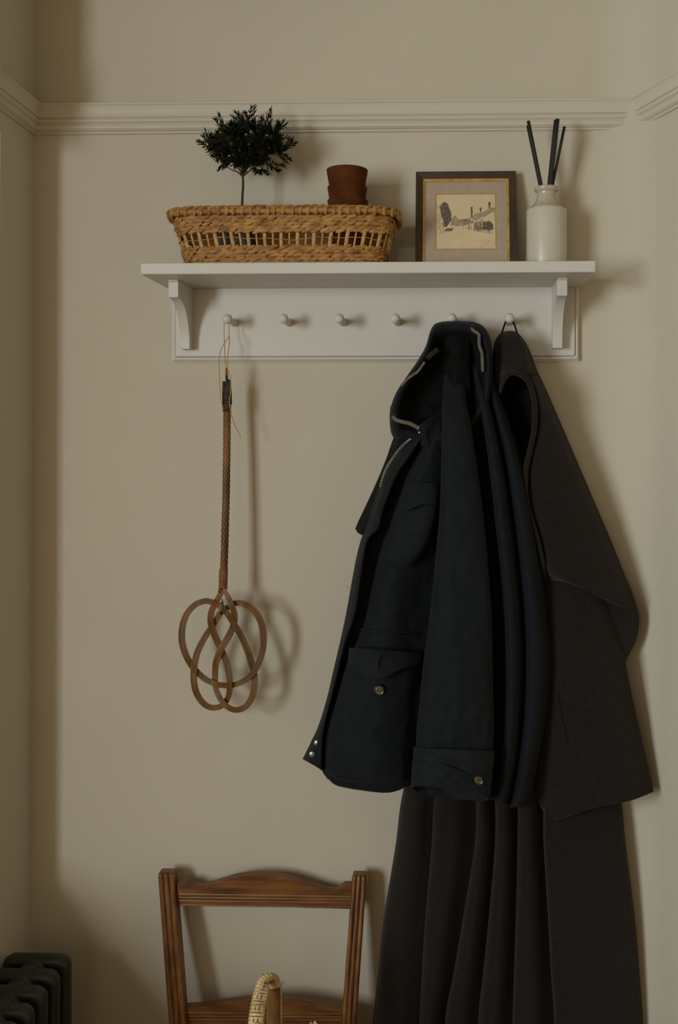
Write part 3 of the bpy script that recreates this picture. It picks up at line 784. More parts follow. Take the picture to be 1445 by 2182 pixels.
add_tube(bm, hc_, [.0124 + .0016*abs(math.sin(i*PI/4.0))**.6 for i in range(N)], 12, flat=.52, up=(0, 1, .35))
obj('handle', bm, M['cream_cane'], hbk, label='arched handle wrapped in cream cane')
bm = bmesh.new(); ii = list(range(10, 96)); pts = []
for i in ii:
    p = hc_[i]; t = (hc_[i+2]-hc_[i-2]).normalized(); nn = (Vector((0, -1, 0)) - t*t.dot(Vector((0, -1, 0)))).normalized()
    pts.append(p + nn*.0050)
add_tube(bm, pts, [.0112 + .0009*abs(math.sin(i*PI/3)) for i in ii], 12, flat=.28, up=(0, 1, 0))
obj('handle_lining', bm, M['cane'], hbk, label='darker brown inner face of the handle')
for i in range(128, 232, 13):                      # dark ties worked into the wrapping
    bm = bmesh.new(); p = hc_[i]; t = (hc_[i+2]-hc_[i-2]).normalized(); s = Vector((1, 0, 0)); s = (s - t*s.dot(t)).normalized(); nrm = s.cross(t).normalized()
    if nrm.y > 0: nrm = -nrm
    for sg in (-.0036, .0036):
        add_ellipsoid(bm, p + s*sg + nrm*.0069, t*.0042, s*.0008, nrm*.0010, 6, 5)
    for o2 in (-.006, .006):
        add_ellipsoid(bm, p + t*o2 + nrm*.0066, s*.0105, t*.0007, nrm*.0012, 6, 5)
    obj('handle_tie', bm, M['cane_tie'], hbk)
bm = bmesh.new()
add_tube(bm, curve([(592, 2104, .365), (598, 2101, .362), (602, 2096, .360), (603, 2090, .360)], 16), .0010, 5)
obj('loose_cane_end', bm, M['cream_cane'], hbk)
# dried bloom whose tip shows at the bottom edge
ft = P(668, 2189, .40); fl = empty('dried_flower', (ft.x, ft.y, SEAT_Z+.02), 'pale pink bloom tip rising from the basket on the chair', 'flower')
bm = bmesh.new()
for ring, (r, n, z, tilt) in enumerate(((.006, 5, .0, .35), (.010, 8, -.006, .75), (.013, 11, -.013, 1.1))):
    for k in range(n):
        a = 2*PI*k/n + ring; out = Vector((math.cos(a), math.sin(a), 0))
        ax = (out*math.sin(tilt) + Vector((0, 0, 1))*math.cos(tilt))*.008; tn = Vector((-math.sin(a), math.cos(a), 0))
        add_ellipsoid(bm, ft + out*r*.7 + Vector((0, 0, z)), ax, tn*.0040, ax.cross(tn).normalized()*.0012, 8, 6)
obj('petals', bm, M['pink'], fl)
bm = bmesh.new(); add_tube(bm, [Vector((hb_c.x+.06, hb_c.y, SEAT_Z+.006)), Vector((ft.x-.015, ft.y, SEAT_Z+.2)), ft - Vector((0, 0, .012))], .0016, 6); obj('stem', bm, M['bark'], fl)

# ================================================================== radiator
rad = empty('cast_iron_radiator', (-.84, -.40, 0), 'dark cast iron column radiator along the left wall, seen from its end', 'radiator')
def radiator_section(y, hb_=-.0115):
    bm = bmesh.new()
    x0, x1, zt, zb, dep = -.9165+.006, -.772, .716, .12, .034
    def rr(x0, x1, z0, z1, r, n=6):
        pts = []
        for cx, cz, a0 in ((x1-r, z1-r, 0), (x0+r, z1-r, PI/2), (x0+r, z0+r, PI), (x1-r, z0+r, 1.5*PI)):
            for k in range(n+1): a = a0 + PI/2*k/n; pts.append((cx+r*math.cos(a), cz+r*math.sin(a)))
        return pts
    O = rr(x0, x1, zb, zt, .021); n = len(O)
    cx, cz = (x0+x1)/2, (zt+zb)/2
    def ringv(ins, yy):
        sx = (x1-x0-2*ins)/(x1-x0); sz = (zt-zb-2*ins)/(zt-zb)
        return [bm.verts.new((cx+(a-cx)*sx, yy, cz+(b-cz)*sz)) for a, b in O]
    R = [ringv(.030, y+dep*.22), ringv(.026, y+dep*.30), ringv(.018, y+dep*.05), ringv(.008, y), ringv(.002, y+dep*.18), ringv(0, y+dep*.5), ringv(.002, y+dep*.82), ringv(.008, y+dep), ringv(.018, y+dep*.95), ringv(.026, y+dep*.7), ringv(.030, y+dep*.78)]
    for A, B in zip(R, R[1:]):
        for j in range(n): bm.faces.new((A[j], A[(j+1) % n], B[(j+1) % n], B[j]))
    bm.faces.new(R[0][::-1]); bm.faces.new(R[-1])
    for zc in (zt-.0315, zb+.06):                     # joining hub
        add_lathe(bm, [(0, hb_), (.0285, hb_), (.0295, max(hb_, -.004)), (.0295, dep), (.0285, dep+.0115), (0, dep+.0115)], (cx, y+dep, zc), 20, 'Y')
    return bm
for k in range(9):
    obj('radiator_section', radiator_section(-.166-.058*k, .006 if k == 0 else -.0115), M['iron'], rad)
for yy in (-.15, -.61):
    bm = bmesh.new(); add_box(bm, -.90, -.79, yy-.012, yy+.012, 0.0, .13); obj('foot', bm, M['iron'], rad, bevel=.004)

# ================================================================== brown wool coat (behind)
coat = empty('wool_coat', P(1150, 2100, .10), 'long dark brown wool coat hanging from the rightmost peg behind the jacket', 'coat')
cols = lambda py, xs, ds: [(x, py, d) for x, d in zip(xs, ds)]
D1 = [.035, .095, .105, .075, .070, .118, .090, .125, .088, .125, .085, .128, .110, .035]
def pleats(py, L, R, edges, k=1.0):
    out = [(L, py, .035), (L+8, py, .075*k), (L+.5*(edges[0]-L), py, .104*k), (edges[0]-12, py, .084*k)]
    for i, x0 in enumerate(edges):
        last = i == len(edges)-1
        w = (R if last else edges[i+1]) - x0
        out += [(x0+5, py, .074*k), (x0-1, py, .112*k), (x0+min(14, .22*w), py, .132*k), (x0+.5*w, py, .124*k)]
        out += [(R-14, py, .085*k), (R, py, .035)] if last else [(x0+.86*w, py, .086*k)]
    return out
cloth('coat_skirt', [pleats(1400, 930, 1240, [985, 1020, 1050, 1085, 1125], .62), pleats(1560, 890, 1285, [950, 1018, 1050, 1096, 1142], .72), pleats(1700, 856, 1322, [927, 1016, 1056, 1104, 1158], .86),
    pleats(1800, 843, 1333, [921, 1013, 1056, 1104, 1160]), pleats(1962, 817, 1353, [907, 987, 1042, 1100, 1170]), pleats(2080, 805, 1363, [900, 967, 1030, 1096, 1176]),
    pleats(2182, 794, 1371, [895, 949, 1020, 1093, 1183]), pleats(2480, 768, 1392, [882, 928, 1008, 1088, 1190])], M['wool'], coat, nu=200, nv=80, wr=.0022, ws=9, solid=.004, fall=(1, 1, 4))
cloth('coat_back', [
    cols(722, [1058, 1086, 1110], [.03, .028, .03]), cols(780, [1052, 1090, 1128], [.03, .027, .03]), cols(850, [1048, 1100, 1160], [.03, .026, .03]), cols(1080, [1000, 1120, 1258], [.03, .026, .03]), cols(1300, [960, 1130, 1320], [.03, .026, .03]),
    cols(1500, [905, 1140, 1300], [.03, .026, .03]), cols(1700, [858, 1120, 1320], [.03, .026, .03]), cols(2182, [796, 1100, 1369], [.03, .026, .03]), cols(2480, [770, 1090, 1390], [.03, .026, .03])], M['wool_shaded'], coat, nu=24, nv=60, solid=.003)
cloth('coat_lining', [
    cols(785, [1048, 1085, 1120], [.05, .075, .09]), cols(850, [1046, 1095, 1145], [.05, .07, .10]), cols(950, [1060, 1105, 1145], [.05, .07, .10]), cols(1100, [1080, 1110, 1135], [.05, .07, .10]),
    cols(1300, [1100, 1140, 1175], [.05, .07, .10]), cols(1560, [1090, 1140, 1190], [.05, .07, .09])], M['wool_shaded'], coat, nu=24, nv=50, solid=.003, label='inside of the coat, its shade put into the dark colour')
cloth('collar', [
    [(1067, 709, .090), (1075, 706.5, .105), (1088, 705, .110), (1100, 706.5, .105), (1106, 711, .085)],
    [(1057, 722, .080), (1068, 720, .118), (1086, 720, .128), (1108, 722, .118), (1119, 728, .070)],
    [(1051, 745, .075), (1064, 745, .122), (1086, 747, .138), (1115, 748, .126), (1131, 752, .060)],
    [(1049, 775, .070), (1062, 778, .120), (1085, 778, .148), (1120, 780, .138), (1142, 782, .050)],
    [(1049, 806, .070), (1058, 810, .115), (1078, 795, .160), (1120, 800, .146), (1152, 805, .050)]], M['wool'], coat, nu=50, nv=50, wr=.0012, ws=22, solid=.005)
cloth('collar_end', [
    [(1048, 768, .070), (1062, 770, .125), (1084, 786, .156)], [(1049, 800, .070), (1060, 804, .120), (1076, 803, .156)],
    [(1051, 825, .070), (1060, 826, .110), (1070, 824, .146)], [(1056, 843, .070), (1061, 841, .098), (1067, 836, .126)]], M['wool'], coat, nu=24, nv=30, wr=.0010, ws=22, solid=.005)
bm = bmesh.new()                                   # rolled collar and lapel edge
edge_pts = [(1066, 836, .132), (1070, 820, .156), (1077, 804, .170), (1088, 795, .176), (1101, 795, .174), (1114, 801, .170), (1126, 812, .166), (1133, 830, .164), (1139, 855, .162), (1140, 890, .160), (1137, 925, .158), (1129, 962, .156), (1121, 1000, .156), (1120, 1045, .156), (1126, 1085, .155),
            (1139, 1125, .154), (1149, 1160, .152), (1157, 1195, .150), (1160, 1218, .135), (1162, 1240, .105)]
ec = curve(edge_pts, 90)
add_tube(bm, ec, [.0035+.0022*min(1, i/12, (89-i)/30) for i in range(90)], 10, up=(0, 1, 0), flat=1.2)
obj('lapel_edge', bm, M['wool'], coat)
cloth('shoulder_panel', [
    [(1124, 800, .135), (1130, 800, .145), (1138, 800, .120), (1146, 800, .085), (1152, 803, .040)],
    [(1139, 850, .120), (1146, 850, .150), (1155, 850, .135), (1166, 851, .095), (1174.5, 853, .040)],
    [(1138, 915, .115), (1148, 915, .150), (1166, 915, .145), (1188, 916, .110), (1202, 917, .040)],
    [(1120, 1000, .115), (1134, 1000, .150), (1170, 1000, .152), (1215, 1000, .120), (1238, 1001, .045)],
    [(1125, 1082, .115), (1140, 1082, .150), (1185, 1082, .155), (1245, 1082, .125), (1273, 1083, .050)],
    [(1148, 1152, .115), (1162, 1152, .150), (1205, 1152, .158), (1270, 1152, .130), (1303, 1153, .055)],
    [(1158, 1205, .115), (1172, 1208, .150), (1222, 1212, .162), (1290, 1214, .138), (1328, 1215, .060)],
    [(1163, 1226, .115), (1190, 1232, .150), (1240, 1246, .165), (1305, 1256, .142), (1346, 1258, .070)],
    [(1166, 1236, .115), (1205, 1241, .148), (1262, 1262, .166), (1318, 1288, .146), (1360, 1300, .080)]], M['wool'], coat, nu=60, nv=80, wr=.0022, ws=9, solid=.005)
cloth('elbow_fold', [
    [(1240, 1245, .120), (1290, 1250, .115), (1325, 1262, .105), (1346, 1262, .080)],
    [(1262, 1262, .120), (1300, 1280, .118), (1335, 1292, .108), (1360.5, 1302, .085)],
    [(1275, 1300, .110), (1310, 1312, .112), (1340, 1318, .104), (1362, 1330, .085)],
    [(1288, 1345, .100), (1315, 1350, .105), (1338, 1354, .098), (1357, 1360, .080)],
    [(1300, 1390, .090), (1318, 1388, .095), (1333, 1388, .090), (1344, 1388, .075)],
    [(1312, 1420, .080), (1320, 1418, .085), (1328, 1416, .080), (1333, 1412, .070)]], M['wool'], coat, nu=30, nv=36, wr=.0012, solid=.004)
cloth('sleeve', [
    [(1110, 1190, .080), (1150, 1200, .105), (1200, 1205, .130), (1250, 1210, .130), (1300, 1225, .090)],
    [(1120, 1300, .080), (1165, 1300, .120), (1220, 1300, .148), (1275, 1300, .142), (1316, 1302, .085)],
    [(1125, 1400, .080), (1168, 1400, .125), (1230, 1400, .152), (1290, 1400, .146), (1332, 1402, .090)],
    [(1125, 1500, .080), (1165, 1500, .125), (1235, 1500, .155), (1305, 1500, .150), (1352, 1502, .095)],
    [(1120, 1590, .080), (1160, 1590, .122), (1240, 1590, .158), (1322, 1590, .152), (1372, 1592, .095)],
    [(1135, 1660, .080), (1165, 1660, .122), (1245, 1655, .160), (1335, 1650, .155), (1385, 1648, .098)],
    [(1150, 1715, .090), (1178, 1712, .128), (1250, 1698, .161), (1340, 1684, .156), (1391, 1676, .100)],
    [(1166, 1738, .100), (1192, 1747, .132), (1258, 1724, .162), (1342, 1706, .156), (1393, 1687, .102)]], M['wool'], coat, nu=60, nv=80, wr=.0020, ws=9, solid=.005)
bm = bmesh.new()
add_tube(bm, curve([(1186, 1475, .1455), (1196, 1530, .1475), (1210, 1585, .1505), (1224, 1640, .1545), (1240, 1690, .1585), (1256, 1722, .1620)], 40), .0009, 6)
obj('sleeve_seam', bm, M['dark_thread'], coat)
bm = bmesh.new()
ribbon(bm, [(1070, 709, .098), (1073, 699, .086), (1076, 690, .076), (1079, 682, .070)], .0036, 14)
ribbon(bm, [(1102, 709, .098), (1099, 699, .086), (1095.5, 690, .076), (1092, 682, .070)], .0036, 14)
ribbon(bm, [(1079, 682, .070), (1081, 674, .068), (1085.5, 671.5, .068), (1090, 674, .068), (1092, 682, .070)], .0030, 16)
obj('hanging_loop', bm, M['lining'], coat)

# ================================================================== navy hooded jacket (in front)
jk = empty('hooded_jacket', P(930, 1690, .17), 'navy blue hooded field jacket with flap pockets hanging by its hood', 'jacket')
outline = [(925, 692), (938, 686.5), (955, 684.5), (985, 684.5), (1012, 687), (1032, 697), (1045, 722), (1050, 765), (1049, 815), (1040, 865), (1015, 905), (985, 930), (940, 945), (905, 944), (868, 938), (843, 935), (834, 920), (831.5, 895), (833, 868), (845, 835), (866, 803), (889, 770), (907, 738), (916, 708)]
def hood_rows(sd):
    cx, cy = 950, 820
    return [[(cx+(x-cx)*s, cy+(y-cy)*s, d) for x, y in outline] for s, d in sd]
cloth('hood', hood_rows([(.93, .060), (.985, .085), (1.0, .115), (.985, .150), (.95, .168), (.90, .172), (.84, .166)]), M['navy'], jk, nu=110, nv=26, wr=.0022, ws=26, closed=True, solid=0.003, fall=(1, 1, 1.5))
cloth('hood_lining', hood_rows([(.88, .169), (.80, .160), (.70, .140), (.55, .118), (.35, .108), (.12, .105), (.01, .105)]), M['lining'], jk, nu=90, nv=26, wr=.002, ws=26, closed=True, solid=0.002, fall=(1, 1, 1.5), label='black inside of the hood')
bm = bmesh.new()
for pts, w in (([(1009, 692, .166), (1006, 700, .173), (1012, 706, .176), (1021, 713, .177), (1021, 725, .177), (1022, 738, .177), (1027, 752, .177), (1028, 770, .177), (1029, 792, .175)], .0062),
               ([(855, 822, .171), (865, 811, .175), (877, 801, .177), (890, 792, .178), (899, 780, .178), (905, 771, .178)], .0052),
               ([(836, 887, .172), (845, 895, .176), (858, 899, .178), (872, 902, .180), (884, 908, .181), (894, 913, .181)], .0078)):
    bm = bmesh.new(); ribbon(bm, pts, w, 36); obj('hood_tape', bm, M['tape'], jk, label='grey tape along the hood edge')
cloth('shade_sheet', [  # added black sheet standing in for the shade over the sleeve top
    [(952, 702, .150), (976, 700, .158), (1002, 706, .150)], [(948, 750, .138), (972, 750, .160), (1000, 752, .146)],
    [(946, 790, .128), (968, 795, .162), (1001, 800, .150)], [(946, 822, .115), (966, 838, .160), (1004, 852, .135)]], M['lining'], jk, nu=24, nv=30, wr=.002, ws=30, solid=.002)
bm = bmesh.new(); ribbon(bm, [(910, 764, .180), (918, 756, .181), (926, 750, .181), (934, 744, .180)], .010, 12); obj('inner_tab', bm, M['red_tab'], jk, label='dark red tab inside the hood')
bm = bmesh.new()
ze = curve([(833, 866, .132), (831.5, 885, .132), (832, 903, .132), (834.5, 920, .132), (840, 932, .134)], 30)
for p in ze: add_ellipsoid(bm, p, Vector((.0018, 0, 0)), Vector((0, .0015, 0)), Vector((0, 0, .0011)), 6, 4)
obj('hood_zip', bm, M['lining'], jk)
cloth('jacket_back', [
    cols(900, [890, 960, 1050], [.095, .100, .095]), cols(1000, [835, 960, 1090], [.102, .110, .105]), cols(1200, [770, 950, 1135], [.102, .110, .105]), cols(1400, [735, 940, 1155], [.102, .110, .105]),
    cols(1560, [705, 930, 1140], [.102, .110, .105]), cols(1660, [700, 900, 1120], [.105, .112, .108])], M['lining'], jk, nu=24, nv=40, solid=.003)
cloth('pile_facing', [
    [(842, 925, .105), (858, 925, .115), (880, 925, .120)], [(834, 945, .100), (848, 948, .112), (872, 950, .118)], [(822, 980, .098), (838, 984, .108), (862, 988, .116)], [(802, 1028, .096), (822, 1034, .108), (850, 1040, .116)],
    [(781, 1074, .096), (802, 1082, .108), (830, 1090, .116)], [(764, 1110, .096), (784, 1118, .106), (812, 1128, .114)], [(757, 1127, .096), (765, 1137, .106), (792, 1150, .112)]], M['pile'], jk, nu=20, nv=40, wr=.0012, ws=60, solid=.004, fall=(1, 1, 1), label='fuzzy dark facing behind the zip edge')
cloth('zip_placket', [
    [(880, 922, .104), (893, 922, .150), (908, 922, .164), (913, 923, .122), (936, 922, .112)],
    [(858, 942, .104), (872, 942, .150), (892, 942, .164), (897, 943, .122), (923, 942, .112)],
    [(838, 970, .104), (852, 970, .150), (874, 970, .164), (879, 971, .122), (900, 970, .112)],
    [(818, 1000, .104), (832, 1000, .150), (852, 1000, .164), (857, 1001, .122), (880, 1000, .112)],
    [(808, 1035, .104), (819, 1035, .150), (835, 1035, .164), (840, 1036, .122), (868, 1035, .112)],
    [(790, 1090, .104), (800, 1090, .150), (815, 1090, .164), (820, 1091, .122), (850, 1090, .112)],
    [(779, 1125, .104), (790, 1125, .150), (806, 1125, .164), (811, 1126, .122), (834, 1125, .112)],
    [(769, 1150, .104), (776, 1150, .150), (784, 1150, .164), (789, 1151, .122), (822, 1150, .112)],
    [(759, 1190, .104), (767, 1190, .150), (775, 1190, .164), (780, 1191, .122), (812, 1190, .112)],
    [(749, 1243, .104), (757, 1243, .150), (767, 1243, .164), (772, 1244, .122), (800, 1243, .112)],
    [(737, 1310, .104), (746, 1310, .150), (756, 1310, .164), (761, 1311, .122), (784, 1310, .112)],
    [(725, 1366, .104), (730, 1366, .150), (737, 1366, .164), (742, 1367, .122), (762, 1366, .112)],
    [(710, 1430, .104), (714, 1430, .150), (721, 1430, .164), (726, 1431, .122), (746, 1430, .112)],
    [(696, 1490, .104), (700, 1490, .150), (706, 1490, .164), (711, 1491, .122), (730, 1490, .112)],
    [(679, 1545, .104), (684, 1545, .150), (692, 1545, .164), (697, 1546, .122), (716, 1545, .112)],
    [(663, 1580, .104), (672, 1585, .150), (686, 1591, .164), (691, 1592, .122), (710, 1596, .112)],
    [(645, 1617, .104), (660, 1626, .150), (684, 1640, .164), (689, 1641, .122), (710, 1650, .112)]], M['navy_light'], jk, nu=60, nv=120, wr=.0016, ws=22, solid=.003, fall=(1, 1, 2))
cloth('front_panel', [
    [(905, 930, .122), (918, 930, .165), (930, 930, .170), (942, 930, .160), (965, 930, .130)],
    [(884, 972, .122), (902, 974, .168), (918, 972, .178), (942, 970, .165), (970, 970, .130)],
    [(861, 1020, .122), (880, 1022, .170), (900, 1022, .182), (938, 1022, .168), (975, 1022, .125)],
    [(849, 1060, .122), (868, 1062, .171), (895, 1062, .184), (938, 1062, .168), (972, 1062, .125)],
    [(832, 1105, .122), (852, 1108, .172), (885, 1108, .186), (934, 1108, .166), (970, 1108, .122)],
    [(818, 1150, .122), (838, 1153, .172), (868, 1155, .186), (926, 1155, .160), (965, 1155, .118)],
    [(802, 1205, .122), (822, 1208, .170), (852, 1210, .182), (910, 1212, .150), (955, 1215, .115)],
    [(784, 1280, .122), (804, 1283, .170), (840, 1285, .180), (895, 1288, .142), (945, 1290, .115)],
    [(768, 1345, .122), (788, 1348, .172), (830, 1352, .182), (890, 1355, .148), (940, 1358, .118)],
    [(737, 1410, .122), (757, 1412, .176), (815, 1415, .190), (882, 1418, .160), (930, 1420, .120)],
    [(711, 1490, .122), (733, 1492, .180), (800, 1496, .198), (875, 1498, .168), (925, 1500, .122)],
    [(690, 1565, .122), (714, 1568, .182), (790, 1572, .202), (868, 1574, .172), (918, 1576, .125)],
    [(685, 1625, .122), (710, 1632, .182), (785, 1642, .202), (862, 1640, .174), (910, 1636, .128)],
    [(688, 1645, .146), (714, 1662, .180), (785, 1679, .199), (856, 1674, .174), (905, 1655, .130)],
    [(697, 1659, .148), (722, 1675, .176), (790, 1687, .192), (838, 1687, .174), (880, 1668, .135)]], M['navy'], jk, nu=70, nv=130, wr=.0026, ws=22, solid=.003, fall=(1, 1, 1.6), seed=3)
cloth('collar_stand', [
    [(886, 912, .172), (900, 902, .184), (918, 893, .182), (936, 884, .172), (952, 876, .160)],
    [(889, 924, .160), (902, 916, .182), (919, 910, .176), (938, 905, .168), (954, 900, .155)],
    [(893, 934, .158), (906, 936, .178), (920, 938, .172), (940, 940, .166), (956, 940, .150)],
    [(898, 950, .150), (910, 954, .172), (922, 958, .170), (940, 962, .162), (956, 964, .145)]], M['navy'], jk, nu=36, nv=30, wr=.0025, ws=50, solid=.003, fall=(1, 1, 1))
# zip teeth along the upper placket edge
bm = bmesh.new()
zc = curve([(893, 923, .166), (880, 931, .163), (866, 941, .160), (850, 957, .156), (836, 976, .154), (825, 994, .150), (816, 1014, .147), (810, 1036, .142)], 40)
for i, p in enumerate(zc):
    t = (zc[min(i+1, 39)] - zc[max(i-1, 0)]).normalized(); s = t.cross(Vector((0, 1, 0))).normalized()
    add_ellipsoid(bm, p + s*.001, s*.0032, t*.0012, Vector((0, .0016, 0)), 6, 4)
obj('zip_teeth', bm, M['metal'], jk, label='pale metal zip teeth')
bm = bmesh.new(); add_ellipsoid(bm, P(894.5, 921, .170), Vector((.0035, 0, .001)), Vector((0, .002, 0)), Vector((0, 0, .003)), 8, 6); obj('zip_stop', bm, M['snap'], jk)
# chest pocket
cloth('chest_pocket', [
    [(866, 1050, .176), (880, 1050, .192), (905, 1050, .198), (925, 1052, .195), (937, 1055, .180)],
    [(845, 1100, .178), (862, 1100, .193), (895, 1100, .202), (922, 1100, .199), (932, 1102, .180)],
    [(826, 1150, .178), (845, 1150, .193), (880, 1150, .203), (908, 1150, .200), (918, 1150, .178)],
    [(812, 1185, .178), (830, 1187, .193), (862, 1190, .202), (885, 1190, .198), (900, 1184, .176)],
    [(806, 1200, .174), (824, 1202, .188), (852, 1206, .196), (868, 1208, .192), (880, 1205, .172)]], M['navy'], jk, nu=36, nv=44, wr=.0018, ws=28, solid=.003, fall=(1, 1, 1.5), seed=5)
cloth('pocket_flap', [
    [(864, 1030, .180), (880, 1028, .194), (905, 1028, .200), (925, 1030, .198), (939, 1034, .184)],
    [(858, 1052, .184), (876, 1053, .200), (904, 1053, .207), (926, 1054, .203), (939, 1056, .186)],
    [(852, 1074, .188), (868, 1077, .205), (900, 1072, .212), (926, 1072, .206), (938, 1073, .188)],
    [(850, 1079, .188), (866, 1088, .205), (900, 1076, .212), (926, 1077, .206), (937, 1079, .188)]], M['navy'], jk, nu=36, nv=24, wr=.0012, ws=28, solid=.0028, fall=(1, 1, 1.5), seed=6)
# waist seam
bm = bmesh.new()
for dy in (0, 9): add_tube(bm, curve([(766, 1341+dy, .174), (800, 1344+dy, .186), (835, 1346+dy, .187), (865, 1347+dy, .176), (892, 1349+dy, .152)], 30), .0011, 6)
obj('waist_seam', bm, M['navy_light'], jk)
# lower pocket
cloth('lower_pocket', [
    [(742, 1405, .172), (760, 1405, .190), (815, 1408, .204), (870, 1410, .180), (896, 1412, .155)],
    [(728, 1455, .174), (750, 1455, .196), (808, 1458, .212), (862, 1458, .188), (892, 1458, .158)],
    [(712, 1520, .176), (738, 1520, .200), (800, 1522, .216), (858, 1522, .192), (886, 1522, .160)],
    [(700, 1590, .178), (728, 1590, .202), (795, 1592, .217), (854, 1592, .194), (882, 1592, .162)],
    [(698, 1640, .178), (726, 1650, .200), (792, 1658, .214), (850, 1655, .193), (877, 1648, .162)],
    [(704, 1652, .172), (728, 1662, .190), (792, 1669, .204), (848, 1666, .186), (874, 1657, .160)]], M['navy'], jk, nu=50, nv=60, wr=.0036, ws=18, solid=.003, fall=(1, 1, 1.2), seed=9)
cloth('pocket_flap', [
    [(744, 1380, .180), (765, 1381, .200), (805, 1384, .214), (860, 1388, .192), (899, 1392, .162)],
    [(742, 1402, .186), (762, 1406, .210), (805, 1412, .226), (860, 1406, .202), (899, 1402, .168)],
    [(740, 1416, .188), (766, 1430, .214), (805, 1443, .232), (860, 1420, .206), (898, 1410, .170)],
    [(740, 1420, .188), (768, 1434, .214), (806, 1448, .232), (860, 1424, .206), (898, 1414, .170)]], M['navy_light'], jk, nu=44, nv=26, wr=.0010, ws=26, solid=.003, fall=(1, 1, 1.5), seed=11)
bm = bmesh.new()
add_tube(bm, curve([(807, 1396, .2275), (805, 1408, .2300), (803, 1424, .2330)], 12), .0012, 6); add_tube(bm, curve([(801, 1402, .2280), (804, 1410, .2310), (806, 1416, .2320)], 10), .0009, 6); add_tube(bm, curve([(803, 1426, .2335), (807, 1421, .2330)], 6), .0009, 6)
obj('buttonhole', bm, M['dark_thread'], jk)
def button(px, py, d, r, tilt=(0, 0)):
    c = P(px, py, d)
    bm = bmesh.new(); add_lathe(bm, [(0, 0), (r, 0), (r*1.02, .001), (r*.97, .0026), (r*.88, .0030), (r*.80, .0022), (0, .0020)], c, 28, 'Y')
    ob = obj('button', bm, M['horn_rim'], jk, label='dark horn button with pale centre')
    bm = bmesh.new(); add_lathe(bm, [(0, .0018), (r*.78, .0020), (r*.6, .0027), (0, .0024)], c, 24, 'Y'); obj('button_face', bm, M['horn'], ob)
    bm = bmesh.new()
    for sx in (-1, 1):
        for sz in (-1, 1): add_ellipsoid(bm, c + Vector((sx*r*.2, -.0026, sz*r*.2)), Vector((r*.14, 0, 0)), Vector((0, .0006, 0)), Vector((0, 0, r*.14)), 6, 4)
    obj('button_holes', bm, M['dark_thread'], ob)
button(808, 1470, .2165, .0105)
for px, py, lab in ((675.5, 1583, 1), (665, 1607, 2)):   # press studs
    bm = bmesh.new(); add_lathe(bm, [(0, 0), (.0056, 0), (.0058, .0012), (.0048, .0024), (.0034, .0018), (.0026, .0030), (0, .0034)], P(px, py, .154), 20, 'Y'); obj('press_stud', bm, M['snap'], jk, label='small round metal press stud')
bm = bmesh.new(); add_tube(bm, [P(739.5, 1252.5, .131), P(744, 1253, .138), P(749.5, 1254, .139)], .0008, 6); obj('stitch', bm, M['thread'], jk, label='single pale stitch on the placket')
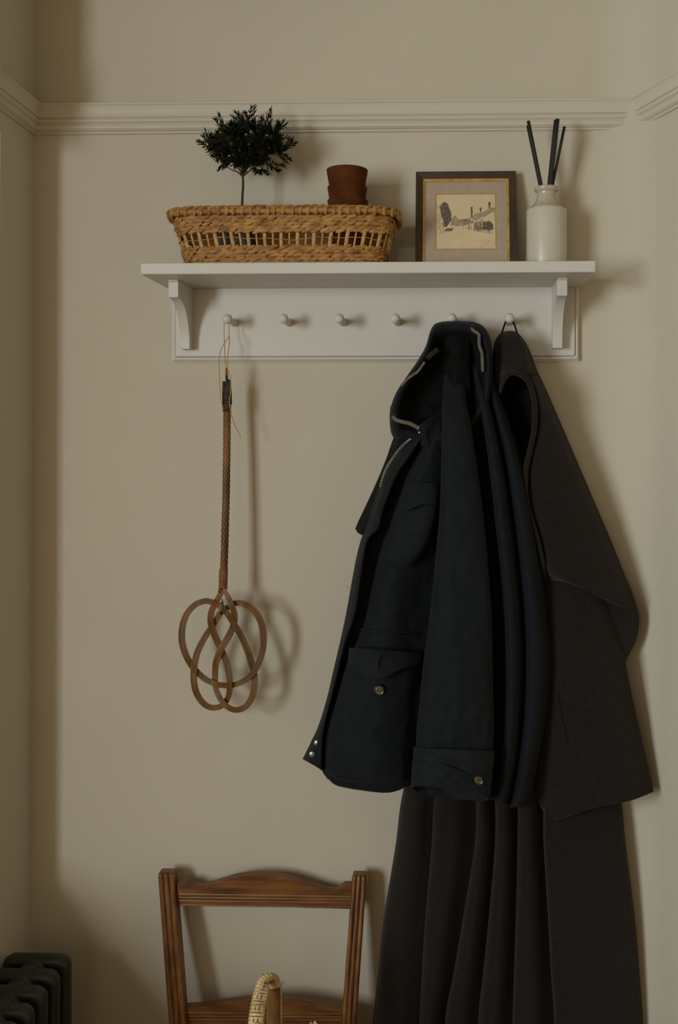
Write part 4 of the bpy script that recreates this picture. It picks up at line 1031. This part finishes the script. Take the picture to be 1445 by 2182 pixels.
# body folds to the right of the sleeve
def folds(py, A, B, Cx, E, k=1.0, dy=(0, 0, 0, 0)):
    # A hidden start, B first ridge edge, Cx second ridge edge, E outer edge
    w1, w2 = Cx-B, E-Cx
    q = [(A, 0, .120), (B-8, 0, .128), (B+4, 0, .126), (B-1, 0, .176), (B+.22*w1, 1, .200), (B+.55*w1, 1, .192), (B+.86*w1, 1, .146), (Cx+4, 2, .128), (Cx-1, 2, .162), (Cx+.30*w2, 2, .182), (Cx+.70*w2, 3, .172), (E, 3, .132)]
    return [(x, py+dy[i], d*k) for x, i, d in q]
cloth('side_folds', [
    folds(735, 985, 996, 1022, 1040, .52), folds(775, 985, 1004, 1029, 1047, .64), folds(830, 990, 1016, 1043, 1060, .84), folds(900, 996, 1030, 1060, 1085, .95), folds(1000, 1000, 1044, 1082, 1115),
    folds(1150, 1010, 1060, 1103, 1146), folds(1300, 1025, 1074, 1118, 1164), folds(1400, 1030, 1078, 1122, 1172), folds(1500, 1030, 1077, 1119, 1167), folds(1600, 1030, 1072, 1110, 1151),
    folds(1690, 1020, 1060, 1092, 1130, 1, (0, 6, 12, 6)), folds(1704, 1005, 1052, 1086, 1113, 1, (0, 8, 15, 16))], M['navy'], jk, nu=150, nv=120, wr=.0020, ws=13, solid=.003, fall=(1, 1, 4), seed=15)
# sleeve: a closed tube
def sring(py, xl, xr, dc, dep, slope=0.0, back=0.0):
    out = []
    c, w = (xl+xr)/2, (xr-xl)/2
    for k in range(16):
        a = 2*PI*k/16
        sx = -math.cos(a); sd = math.sin(a)
        out.append((c + w*math.copysign(abs(sx)**.8, sx), py + slope*sx + (back*(1-sd)/2), dc + dep*math.copysign(abs(sd)**.8, sd)))
    return out
cloth('sleeve', [
    sring(732, 972, 980, .100, .004), sring(765, 961, 990, .108, .011), sring(800, 947, 991, .124, .020), sring(850, 943, 994, .150, .033), sring(900, 941.5, 1003, .178, .042), sring(1000, 940, 1018, .184, .046), sring(1100, 936, 1031, .188, .048),
    sring(1200, 927, 1040, .192, .050), sring(1300, 917, 1047, .195, .052), sring(1400, 903, 1050, .199, .054), sring(1500, 893, 1051, .203, .056), sring(1560, 888, 1051, .205, .056), sring(1616, 887, 1049, .207, .052, 4)], M['navy'], jk, nu=90, nv=150, wr=.0034, ws=22, solid=.003, closed=True, fall=(1, 1, 1.5), seed=21, grow=2.0)
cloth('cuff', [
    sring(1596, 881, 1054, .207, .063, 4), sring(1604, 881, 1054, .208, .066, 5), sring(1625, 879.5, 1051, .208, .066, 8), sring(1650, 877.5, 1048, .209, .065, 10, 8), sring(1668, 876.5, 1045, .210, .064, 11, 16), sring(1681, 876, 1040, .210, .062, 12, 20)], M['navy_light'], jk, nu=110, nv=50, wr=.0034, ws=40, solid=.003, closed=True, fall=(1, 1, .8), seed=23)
cloth('cuff_strap', [
    [(925, 1622, 0.2745), (960, 1634, 0.2795), (1000, 1650, 0.2740), (1035, 1667, 0.2540), (1043, 1676, 0.2340)],
    [(915, 1630, 0.2740), (955, 1646, 0.2810), (995, 1664, 0.2770), (1030, 1684, 0.2570), (1041, 1694, 0.2350)]], M['navy'], jk, nu=30, nv=10, wr=.001, ws=30, solid=.003)
button(1020, 1662, .2715, .0095)
